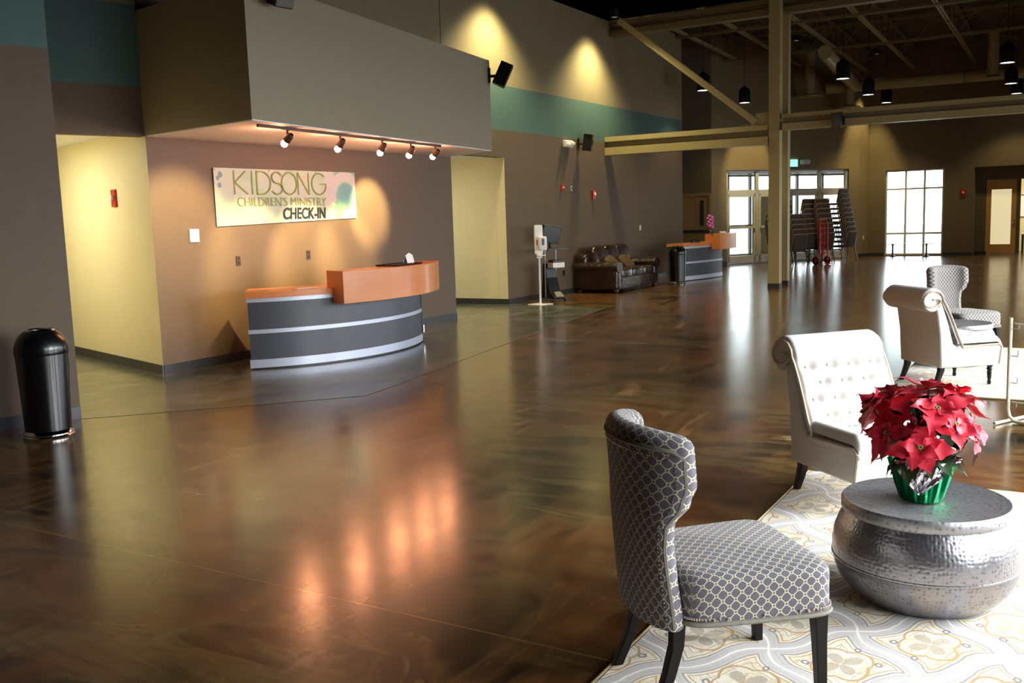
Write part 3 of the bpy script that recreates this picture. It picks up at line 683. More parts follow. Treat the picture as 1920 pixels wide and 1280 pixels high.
t=thing('banner','pale green check-in banner hung on the brown wall','banner',(-8.785,8.01,1.655))
def bfn(u,v):
    x=u*BW; sag=.022*(1-abs(2*u-1)**2)*(1-v)*0-.05*(u-.0)*0
    return (.006+.004*sin(u*14)*(1-v),x,v*BH+(1-v)*(-.03+.06*u))
obj('sheet',B().grid(bfn,40,6,uvf=lambda u,v:(u*BW,v*BH)),banner_mat(),t)
def strokes(name,lines,r,mat):
    b=B()
    for ln in lines:
        for i in range(len(ln)-1):
            a=Vector((0,)+ln[i]); c=Vector((0,)+ln[i+1]); d=(c-a); 
            if d.length<1e-6: continue
            d.normalize(); n=Vector((0,-d.z,d.y))*r; a=a-d*r*.4; c=c+d*r*.4
            b.add([a-n+Vector((.017,0,0)),c-n+Vector((.017,0,0)),c+n+Vector((.017,0,0)),a+n+Vector((.017,0,0))],[(0,1,2,3)])
    return obj(name,b,mat,t,False)
def arc(cx,cy,rx,ry,a0,a1,n=16): return [(cx+rx*cos(math.radians(a0+(a1-a0)*i/n)),cy+ry*sin(math.radians(a0+(a1-a0)*i/n))) for i in range(n+1)]
h0,h1=.35,.625; hm=(h0+h1)/2; hh=(h1-h0)/2
L=[[(.31,h0),(.31,h1)],[(.50,h1),(.32,hm),(.52,h0)],[(.60,h0),(.60,h1)],[(.68,h0),(.68,h1)],[(.68,h1)]+arc(.76,hm,.15,hh,90,-90)+[(.68,h0)],
   arc(1.02,hm+hh/2,.085,hh/2,20,270)+arc(1.02,hm-hh/2,.09,hh/2,90,-160),arc(1.24,hm,.135,hh,0,360,28),[(1.40,h0),(1.40,h1),(1.60,h0),(1.60,h1)],arc(1.80,hm,.14,hh,45,340,24)+[(1.93,hm),(1.82,hm)]]
M['ltext']=simple('light olive print',C(140,160,62),.5); M['ltext2']=simple('pale olive print',C(134,152,66),.5)
strokes('title_lettering',L,.008,'ltext')
def text_mesh(s,size,x,z,mat,name,sx=1,parent=None,off=0,shear=0,bold=0):
    cu=bpy.data.curves.new('t','FONT'); cu.body=s; cu.size=size; cu.offset=off; cu.shear=shear
    o=bpy.data.objects.new('t',cu); COL.objects.link(o); dg=bpy.context.evaluated_depsgraph_get(); dg.update()
    me=bpy.data.meshes.new_from_object(o.evaluated_get(dg)); COL.objects.unlink(o); bpy.data.objects.remove(o)
    xs=[v.co.x for v in me.vertices]; x0=min(xs); w=max(xs)-x0
    for v in me.vertices: v.co=Vector((.018,x+(v.co.x-x0)*sx/w,z+v.co.y))
    me.materials.clear(); me.materials.append(M[mat]); q=bpy.data.objects.new(name,me); COL.objects.link(q); q.parent=parent; me.name=name
    return q
text_mesh("CHILDREN'S MINISTRY",.155,.34,.205,'ltext2','subtitle_lettering',1.58,t,-.0015)
text_mesh("CHECK-IN",.20,1.10,.040,'black','check_in_lettering',.80,t,.005,.10)
b=B()
for (y,z) in ((.02,.635),(2.52,.635),(.02,-.005),(2.52,.045),(.9,.64),(1.75,.64)): b.ball((.014,y,z),.009,8,6)
obj('grommet',b,'chrome',t)
# ================================================================== CHECK-IN DESK
def circ3(a,b,c):
    ax,ay=a;bx_,by=b;cx,cy=c; d=2*(ax*(by-cy)+bx_*(cy-ay)+cx*(ay-by))
    ux=((ax*ax+ay*ay)*(by-cy)+(bx_*bx_+by*by)*(cy-ay)+(cx*cx+cy*cy)*(ay-by))/d
    uy=((ax*ax+ay*ay)*(cx-bx_)+(bx_*bx_+by*by)*(ax-cx)+(cx*cx+cy*cy)*(bx_-ax))/d
    return Vector((ux,uy)),math.hypot(ax-ux,ay-uy)
def desk(pa,pb,pc,label,l0,l1,dep=.62):
    """curved counter whose front face runs through pa, pb, pc; raised ledge from fraction l0 to l1 of the arc"""
    c,R=circ3(pa,pb,pc); a0=math.atan2(pa[1]-c.y,pa[0]-c.x); a1=math.atan2(pc[1]-c.y,pc[0]-c.x)
    if a1<a0: a1+=2*PI
    t=thing('reception_desk',label,'desk',(c.x,c.y,0))
    def ringseg(r0,r1,s0,s1,z0,z1,n=30,b=None):
        b=b or B(); A=[a0+(a1-a0)*(s0+(s1-s0)*i/n) for i in range(n+1)]
        return b.prism([(r1*cos(a),r1*sin(a)) for a in A]+[(r0*cos(a),r0*sin(a)) for a in reversed(A)],z0,z1)
    kw=dict(angle=25)
    obj('body_panel',ringseg(R-dep,R-.006,0.004,.996,.03,.81),'slate',t,**kw)
    obj('plinth',ringseg(R-dep+.02,R-.03,.01,.99,0,.03),'black',t,**kw)
    b=ringseg(R-.02,R,0,1,.02,.115); obj('kick_strip',b,'silver',t,**kw)
    obj('middle_strip',ringseg(R-.02,R,0,1,.41,.455),'silver',t,**kw)
    obj('top_strip',ringseg(R-.02,R,0,1,.765,.81),'silver',t,**kw)
    obj('worktop',ringseg(R-dep-.03,R+.015,-.006,1.0,.81,.88),'cherry',t,**kw)
    obj('raised_ledge',ringseg(R-.16,R+.24,l0,l1,.70,1.075),'cherry',t,bevel=.004,**kw)
    return t,c,R,a0,a1
t1,dc,dR,da0,da1=desk((-8.06,7.7),(-7.48,8.57),(-7.63,10.42),'curved check-in desk with raised cherry ledge under the banner',.34,1.09)
def onled(tt,s,r,z):
    a=da0+(da1-da0)*s; return (dc.x+r*cos(a),dc.y+r*sin(a),z),a
p,a=onled(0,.72,dR+.0,1.075)
t=thing('black_tray','flat black tray on the raised ledge of check-in desk','tray',p,a)
obj('tray_body',B().box(-.16,.16,-.3,.3,0,.012),'black',t,False,bevel=.004); obj('tray_rim',B().tube([(-.16,-.3,.014),(.16,-.3,.014),(.16,.3,.014),(-.16,.3,.014)],.008,6,True),'black',t)
p,a=onled(0,.80,dR+.02,1.089)
t=thing('paper_card','small folded white card standing on the black tray','card',p,a-.3)
obj('front_leaf',B().add([(.03,-.07,0),(.03,.07,0),(0,.07,.10),(0,-.07,.10),(0,0,.13)],[(0,1,2,4,3)]),'paper',t,False); obj('rear_leaf',B().add([(-.04,-.07,0),(-.04,.07,0),(-.002,.07,.10),(-.002,-.07,.10)],[(0,3,2,1)]),'paper',t,False)
p,a=onled(0,.25,dR-.2,.882)
o=obj('paper_sheet',B().box(-.1,.1,-.14,.14,0,.003),'paper',None,False,loc=p); o.rotation_euler=(0,0,a); tag(o,'white sheet of paper on lower worktop of check-in desk','paper')
# thin black post behind the right end of the desk
t=thing('queue_post','thin black post with chrome clip beside check-in desk right end','post',(-7.78,10.62,0))
obj('post_tube',B().tube([(0,0,0),(0,0,.82)],.018,10),'black',t); obj('clip',B().box(-.01,.03,-.01,.01,.10,.2),'chrome',t,False); obj('foot',B().lathe([(.0,0),(.06,0),(.06,.01),(0,.015)],16,caps=False),'black',t)
t2,c2,R2,b0,b1=desk((-8.10,21.55),(-7.86,22.4),(-7.76,23.35),'curved far reception desk with short cherry ledge behind the black bin',.62,1.2,.5)
# things on far desk
p=(c2.x+(R2-.05)*cos(b0+(b1-b0)*.66),c2.y+(R2-.05)*sin(b0+(b1-b0)*.66),.88)
t=thing('potted_orchid','pink flowering orchid on the far reception desk','plant',(p[0],p[1],.88))
obj('pot',B().lathe([(.04,0),(.06,.1),(.065,.1),(.055,.09),(0,.08)],16,caps=False),'black',t)
b=B(); b.tube([(0,0,.08),(.02,.0,.3),(.0,.01,.5)],.008,6)
for k in range(9):
    a=k*.9; b.grid(lambda u,v,a=a,k=k:((.02+u*.13)*cos(a)+(v-.5)*.05*sin(PI*u)*-sin(a),(.02+u*.13)*sin(a)+(v-.5)*.05*sin(PI*u)*cos(a),.10+.05*(k%3)+.09*sin(u*2.4)),6,2)
obj('leaves',b,'leaf',t)
b=B()
for k in range(16): 
    a=k*2.4; b.ball((.05*cos(a),.05*sin(a),.36+.018*k),.045,8,6,(1,1,.8))
obj('flowers',b,'pink',t)
t=thing('desk_phone','dark phone lying on the worktop of far desk','phone',(c2.x+(R2-.3)*cos(b0+(b1-b0)*.5),c2.y+(R2-.3)*sin(b0+(b1-b0)*.5),.88),.6)
obj('phone_base',B().side([(-.1,0),(.1,0),(.1,.02),(-.1,.06)],-.1,.1),'black',t,False); obj('handset',B().tube([(-.08,-.07,.07),(0,-.07,.06),(.08,-.07,.035)],.02,8),'black',t)
p=(c2.x+(R2+.06)*cos(b0+(b1-b0)*.92),c2.y+(R2+.06)*sin(b0+(b1-b0)*.92),1.076)
t=thing('leaflet_tray','low pale leaflet tray on ledge of far desk','tray',p,.4)
obj('tray_body',B().box(-.08,.08,-.14,.14,0,.03),'ivory',t,False,bevel=.004); obj('leaflets',B().box(-.07,.07,-.05,.12,.03,.045),'paper',t,False)
# ================================================================== BINS
def bin_(label,loc,sc=1):
    t=thing('litter_bin',label,'trash can',loc)
    obj('body',B().lathe([(.165,.055),(.172,.06),(.195,.66),(.195,.67),(.192,.672)],40,caps=False),'blackgloss',t)
    obj('dome_lid',B().lathe([(.197,.665),(.2,.67),(.198,.72),(.185,.77),(.16,.815),(.125,.845),(.10,.857),(.095,.853),(.09,.8),(0,.79)],40,caps=False),'blackgloss',t)
    obj('opening_ring',B().lathe([(.092,.852),(.104,.862),(.11,.858),(.112,.852)],40,caps=False),'chrome',t)
    obj('chrome_foot',B().lathe([(.0,0),(.185,0),(.19,.012),(.18,.022),(.188,.034),(.178,.045),(.172,.058),(0,.058)],40,caps=False,wob=lambda a,z:.01*sin(a*22)),'chrome',t)
    t.scale=(sc,sc,sc); return t
bin_('black domed litter bin by the left wall',(-7.10,4.58,0),1.0)
bin_('black domed litter bin at left end of far reception desk',(-7.99,20.85,0),1.0)
# ================================================================== SOFA
t=thing('leather_sofa','dark brown leather three-seat sofa against the hall wall','sofa',(-8.70,19.20,0),0)
t.scale=(1.14,1.07,1.02)
LY=1.06
obj('base_frame',B().pillow(-.44,.40,-LY,LY,.06,.32,.12,10),'leather',t)
b=B(); b.pillow(-.48,-.24,-LY+.06,LY-.06,.12,.80,.2,10); obj('back_frame',b,'leather',t)
for s in (-1,1):
    b=B(); b.pillow(-.46,.40,min(s*LY,s*(LY-.24)),max(s*LY,s*(LY-.24)),.06,.52,.2,10); b.grid(lambda u,v,s=s:(-.46+.88*u,s*(LY-.12)+.145*cos(2*PI*v),.52+.115*sin(2*PI*v)),10,18,cv=True,capu=True)
    obj('armrest',b,'leather',t)
for k in range(3):
    y0=-LY+.25+k*.54; 
    obj('seat_cushion',B().pillow(-.26,.42,y0,y0+.535,.28,.48,.3,10),'leather',t)
    R=Matrix.Translation((-.20,y0+.27,.68))@Matrix.Rotation(-.25,4,'Y'); obj('back_cushion',B().pillow(-.13,.13,-.30,.30,-.26,.27,.5,10,R),'leather',t)
for x in (-.4,.34):
    for y in (-.96,.96): obj('bun_foot',B().lathe([(.03,0),(.05,.02),(.055,.05),(.04,.1)],14,c=(x,y,0)),'brownp',t)
for i,(y,lab) in enumerate(((-.38,'brown gold throw pillow on sofa, nearer the left armrest'),(.28,'brown gold throw pillow on sofa, in front of the right cushion'))):
    R=Matrix.Rotation(-.75,4,'Y')@Matrix.Rotation(.15,4,'X'); t=thing('throw_pillow',lab,'pillow',(-8.66,19.20+y*1.07,.575),0)
    obj('cover',B().pillow(-.07,.07,-.25,.25,-.2,.2,.6,8,R),'goldpillow',t)
# ================================================================== SANITIZER STAND AND KIOSK
t=thing('sanitizer_stand','white hand sanitizer dispenser on a slim floor stand','sanitizer stand',(-8.68,15.6,0),-.75)
obj('base_plate',B().box(-.17,.17,-.17,.17,0,.012,Matrix.Rotation(.5,4,'Z')),'whitep',t,False,bevel=.004)
obj('pole',B().tube([(0,0,.012),(0,0,1.02)],.019,12),'whitep',t)
obj('back_panel',B().pillow(-.02,.015,-.085,.075,.93,1.47,.2,8),'whitep',t)
b=B().pillow(.015,.11,-.02,.125,1.0,1.26,.25,8); obj('dispenser',b,'whitep',t)
obj('drip_tray',B().box(0,.12,-.03,.09,.90,.92).box(0,.02,-.05,.05,.86,.98),'whitep',t,False,bevel=.004)
obj('red_print',B().box(.016,.018,-.055,-.03,1.1,1.2),'red',t,False); obj('blue_print',B().box(.11,.112,.02,.07,1.10,1.22),'slate',t,False)
t=thing('kiosk_cart','black computer cart with tilted monitor beside the sanitizer stand','cart',(-8.86,16.38,0),-.55)
obj('cart_base',B().side([(-.2,.05),(.30,.05),(.31,.09),(.14,.18),(.03,.45),(-.02,.72),(-.12,.72),(-.15,.4)],-.12,.12),'black',t,False,bevel=.01)
obj('shelf',B().box(-.2,.25,-.2,.26,.98,1.01),'black',t,False,bevel=.005)
for y in (-.12,.12): obj('upright',B().tube([(-.02,y,.06),(-.02,y,1.0)],.012,8),'alu',t)
R=Matrix.Translation((.02,.0,1.28))@Matrix.Rotation(-.15,4,'X')@Matrix.Rotation(.2,4,'Y')
b=B(); b.box(-.03,.03,-.2,.2,-.17,.17,R); obj('monitor',b,'black',t,False,bevel=.008)
b=B(); b.box(.03,.033,-.18,.18,-.15,.15,R); obj('screen',b,'blackgloss',t,False)
obj('monitor_arm',B().tube([(-.02,0,1.0),(-.02,0,1.2)],.03,8),'black',t)
obj('printer',B().box(.0,.22,-.08,.18,.64,.74),'whitep',t,False,bevel=.01)
obj('printer_lid',B().box(.01,.2,-.07,.17,.74,.79),'black',t,False,bevel=.01)
b=B()
for x,y in ((-.22,-.14),(.26,-.14),(-.22,.14),(.26,.14)): b.ball((x,y,.03),.03,8,6)
obj('castors',b,'black',t)
# ================================================================== STACKED BANQUET CHAIRS
c0t=thing('banquet_chair','x','chair',(0,0,0),0,'stacked tan banquet chairs by the entrance')
obj('seat',B().pillow(-.21,.23,-.245,.245,.40,.47,.2,6),'ctan',c0t)
R=Matrix.Translation((-.25,0,.66))@Matrix.Rotation(-.16,4,'Y'); obj('backrest',B().pillow(-.025,.025,-.235,.235,-.22,.22,.2,6,R),'ctan',c0t)
fr=[(-.19,-.265,.42),(-.235,-.265,.6),(-.285,-.255,.86),(-.29,-.23,.885),(-.29,.23,.885),(-.285,.255,.86),(-.235,.265,.6),(-.19,.265,.42)]
obj('back_frame',B().tube(fr,.017,6),'cedge',c0t)
for x,dx in ((-.2,-.09),(.2,.05)):
    for y in (-.26,.26): obj('leg',B().tube([(x,y,.43),(x+dx,y,0.0)],.013,6),'cframe',c0t)
CHA=math.atan2(.585,-.811)
stacks=[('the short stack beside the column',(-7.02,28.0),5,'A'),('the left of the two joined middle stacks',(-6.86,29.0),8,'B'),('the right of the two joined middle stacks',(-6.52,29.15),8,'C'),('the tallest stack by the right wall',(-6.12,30.6),10,'D'),('the narrow stack seen between middle and tallest',(-7.15,31.2),8,'E'),('the stack mostly hidden behind the column',(-7.5,28.6),8,'F')]
num=['bottom','second','third','fourth','fifth','sixth','seventh','eighth','ninth','top']
first=True
for nm,(x,y),n,k in stacks:
    A_=CHA if k!='D' else math.radians(160); f=Vector((cos(A_),sin(A_)))
    for i in range(n):
        word='bottom' if i==0 else ('topmost' if i==n-1 else num[i]+' from bottom')
        lab='tan banquet chair, %s in %s'%(word,nm)
        loc=(x+f.x*(.25+.035*i),y+f.y*(.25+.035*i),.143*i)
        if first: c0t.location=loc; c0t.rotation_euler=(0,0,A_); c0t['label']=lab; c0t['group']='banquet chairs of '+nm; first=False
        else: dup(c0t,loc,A_,lab,'banquet chairs of '+nm)
# hand truck
t=thing('hand_truck','red two-wheeled hand truck in front of stacked chairs','hand truck',(-6.42,28.35,0),-.5)
obj('frame',B().tube([(0,-.16,.12),(-.02,-.16,1.1),(-.04,-.12,1.28),(-.04,.12,1.28),(-.02,.16,1.1),(0,.16,.12)],.022,8),'redmetal',t)
b=B()
for z in (.35,.62,.9): b.tube([(0,-.16,z),(-.04,0,z),(0,.16,z)],.014,6)
b.tube([(-.04,-.05,.3),(-.04,-.05,1.2)],.012,6); b.tube([(-.04,.05,.3),(-.04,.05,1.2)],.012,6); obj('cross_rungs',b,'redmetal',t)
obj('toe_plate',B().box(.0,.22,-.18,.18,.02,.035),'redmetal',t,False)
for y in (-.24,.24):
    wv=obj('wheel',B().grid(lambda u,v,y=y:(-.08+(.09+.035*cos(2*PI*v))*cos(2*PI*u),y+.035*sin(2*PI*v),.125+(.09+.035*cos(2*PI*v))*sin(2*PI*u)),20,8,cu=True,cv=True),'black',t)
    obj('hub',B().tube([(-.08,y-.02,.125),(-.08,y+.02,.125)],.06,12),'redmetal',wv)
obj('axle',B().tube([(-.08,-.24,.125),(-.08,.24,.125)],.012,6),'chrome',t)
# bench in front of far window
t=thing('low_bench','low narrow bench on two dark pedestals before far window','bench',(-4.77,32.75,0))
obj('bench_top',B().box(-.72,.72,-.12,.12,.40,.415),'whitep',t,False)
for x in (-.5,.5):
    obj('pedestal',B().lathe([(.0,0),(.09,0),(.085,.03),(.03,.06),(.025,.36),(.05,.395),(0,.4)],14,c=(x,0,0),caps=False),'black',t)
# lit side room contents
t=thing('picture_frame','framed picture on cream wall of the lit far room','picture',(-1.9,36.4,1.45)); 
obj('frame',B().box(-.02,.5,-.03,-.0,-.35,.4),'black',t,False); obj('print',B().box(.01,.47,-.034,-.03,-.32,.37),'paper',t,False)
t=thing('side_table','white topped table in the lit far room','table',(-1.35,34.9,0)); obj('top',B().box(-.4,.6,-.3,.3,.58,.62),'whitep',t,False)
for x in (-.35,.55):
    for y in (-.25,.25): obj('leg',B().box(x-.02,x+.02,y-.02,y+.02,0,.58),'black',t,False)
o=obj('black_bag',B().pillow(-.18,.2,-.12,.14,0,.28,.6,8),'black',None,loc=(-1.4,34.85,.62)); tag(o,'black bag on the table of the far room','bag')
# ================================================================== RUGS
def rug(label,x0,x1,y0,y1):
    cx,cy=-.66,3.68  # lattice origin as woven
    t=thing('area_rug',label,'rug',(cx if y0<5 else x0+.25,cy if y0<5 else y0+.2,0))
    ox,oy=t.location.x,t.location.y
    obj('pile',B().box(x0-ox+.02,x1-ox-.02,y0-oy+.02,y1-oy-.02,0.001,.014),'rug',t,False,bevel=.003)
    obj('binding',B().tube([(x0-ox+.01,y0-oy+.01,.008),(x1-ox-.01,y0-oy+.01,.008),(x1-ox-.01,y1-oy-.01,.008),(x0-ox+.01,y1-oy-.01,.008)],.0075,6,True),'rug_edge',t)
rug('cream patterned rug under the nearest seating group',-1.42,.95,2.0,5.9)
rug('cream patterned rug under the farther seating group',-1.46,.95,8.74,11.9)
RZ=.014
# ================================================================== PATTERNED CHAIR  (front = local +x)
def patterned_chair(label,loc,rz):
    t=thing('patterned_side_chair',label,'chair',loc,rz,'patterned grey chairs')
    # seat: rounded slab, unfolded uv
    def seatw(x): return .245+.035*(x+.24)/.5   # wider at the front
    def sf(u,v):
        # v 0..1 around/over from bottom rim to centre top; u around
        a=2*PI*u; e=.30
        cx=math.copysign(abs(cos(a))**e,cos(a)); sy=math.copysign(abs(sin(a))**e,sin(a))
        if v<.35: k=1.0; z=.305+.125*(v/.35)
        elif v<.6: q=(v-.35)/.25*PI/2; k=1-.045/.26*(1-cos(q)); z=.43+.04*sin(q)
        else: q=(v-.6)/.4; k=(1-.045/.26)*(1-q); z=.47+.018*sin(q*PI/2)
        x=.26*cx*k
        return Vector((x+.01,seatw(x)*sy*k*(1.0),z))
    def suv(u,v):
        p=sf(u,v); a=2*PI*u; e=.30
        cx=math.copysign(abs(cos(a))**e,cos(a)); sy=math.copysign(abs(sin(a))**e,sin(a))
        if v<.6:
            d=(.47-p.z)*1.0
            m=max(abs(cx),abs(sy)); 
            return (p.x+(d*cx if abs(cx)>abs(sy) else 0),p.y+(d*sy if abs(sy)>=abs(cx) else 0))
        return (p.x,p.y)
    obj('seat',B().grid(sf,72,26,cu=True,uvf=suv),'pattern',t,angle=80)
    # seat welt and nailheads around the bottom rim
    rim=[sf(k/64,.02) for k in range(64)]
    obj('seat_welt',B().tube([(p.x*1.01,p.y*1.01,.308) for p in rim],.0085,6,True),'pwelt',t)
    b=B()
    for k in range(84):
        p=sf(k/84,.10); b.ball((p.x*1.008,p.y*1.008,.326),.0055,6,4)
    obj('nailhead_trim',b,'nail',t)['kind']='stuff'
    obj('underframe',B().box(-.22,.23,-.2,.2,.29,.308),'ebony',t,False)
    # curved wing back: horizontal loops
    def hw(z):  # half width along the height
        pts=[(.28,.205),(.55,.20),(.64,.204),(.72,.228),(.78,.238),(.90,.238),(.98,.232)]
        for i in range(len(pts)-1):
            if z<=pts[i+1][0]:
                f=(z-pts[i][0])/(pts[i+1][0]-pts[i][0]); f=f*f*(3-2*f); return pts[i][1]+(pts[i+1][1]-pts[i][1])*f
        return pts[-1][1]
    def cl(z,s):  # centre line of the shell, s in -1..1
        w=hw(z); k=(.062+.080*max(0,(w-.20)/.038))
        x=-.318-.07*(z-.36)+k*abs(s)**2.2
        y=w*sin(s*1.25)/sin(1.25)
        return Vector((x,y,z))
    def loop(u,v):
        # v: around the section; u: height with rounded top
        if u<.9: z=.29+(.61)*(u/.9); T=1.0
        else: q=(u-.9)/.1; z=.90+.04*sin(q*PI/2); T=max(.02,cos(q*PI/2))
        th=.045*(.8+.2*T)*T; sh=1-.10*(1-T)
        n=v*2
        if n<1: s=-1+2*n; side=1
        else: s=1-2*(n-1); side=-1
        edge=max(0,1-abs(s))
        prof=min(1,math.sqrt(max(0,1-(1-min(1,edge/.14))**2)))
        p=cl(z,s*sh); d=(cl(z,min(1,s*sh+.01))-cl(z,max(-1,s*sh-.01))); d.z=0; d.normalize(); nn=Vector((d.y,-d.x,0))
        # top edge drops slightly at the sides
        p=p+nn*side*th*prof; 
        p.z+= -.02*abs(s)**3*min(1,u*1.1)*(1 if u>.5 else 0)
        return p
    def luv(u,v):
        n=v*2; s=(-1+2*n) if n<1 else (1-2*(n-1)); z=.29+.64*u
        return (s*.30+(0.013 if n>=1 else 0),z+.01)
    obj('backrest',B().grid(loop,56,84,cv=True,uvf=luv,capu=True),'pattern',t,angle=85)
    out=[];nl=[]
    N_=26
    def backpt(z,s,off=.036):
        p=cl(z,s); d=(cl(z,min(1,s+.01))-cl(z,max(-1,s-.01))); d.z=0; d.normalize(); nn=Vector((d.y,-d.x,0)); q=p-nn*off
        q.z+=-.02*abs(s)**3*(1 if z>.65 else 0); return q
    for k in range(N_+1): out.append(backpt(.30+.57*k/N_,-.90,.036))
    for k in range(1,20): out.append(backpt(.89,-.90+1.80*k/20,.043))
    for k in range(N_+1): out.append(backpt(.87-.57*k/N_,.90,.036))
    obj('back_welt',B().tube(out,.0085,6),'pwelt',t)
    b=B()
    for k in range(38): 
        for s in (-.82,.82): b.ball(backpt(.33+.515*k/37,s,.044),.0045,5,4)
    for k in range(1,32): b.ball(backpt(.866,-.82+1.64*k/32,.045),.0045,5,4)
    obj('nailhead_trim',b,'nail',t)['kind']='stuff'
    def sq(pts,w):
        b=B(); vs=[]
        for (x,y,z),ww in zip(pts,w): vs+= [(x-ww,y-ww,z),(x+ww,y-ww,z),(x+ww,y+ww,z),(x-ww,y+ww,z)]
        m=len(pts); fs=[(3,2,1,0),tuple(4*(m-1)+k for k in range(4))]
        for i in range(m-1):
            for k in range(4): fs.append((4*i+k,4*i+(k+1)%4,4*(i+1)+(k+1)%4,4*(i+1)+k))
        return b.add(vs,fs)
    for s in (-1,1):
        obj('front_leg',sq([(.235,s*.225,0),(.228,s*.222,.2),(.225,s*.22,.31)],[.016,.02,.025]),'ebony',t,False,bevel=.004)
        obj('rear_leg',sq([(-.335,s*.185,0),(-.285,s*.18,.12),(-.255,s*.175,.22),(-.25,s*.175,.32)],[.017,.019,.021,.023]),'ebony',t,False,bevel=.004)
    return t
M['pwelt']=simple('grey cream welt cord',C(132,127,116),.8,var=.35,vscale=60); M['nail']=simple('dark antique nailhead',C(190,180,172),.25,.9)
pc=patterned_chair('grey and cream patterned chair nearest the camera',(-1.02,3.09,RZ),math.radians(43.5))
dup(pc,(-1.08,11.26,RZ),math.radians(-42),'patterned chair in the farther seating group beyond the white chair','patterned grey chairs')
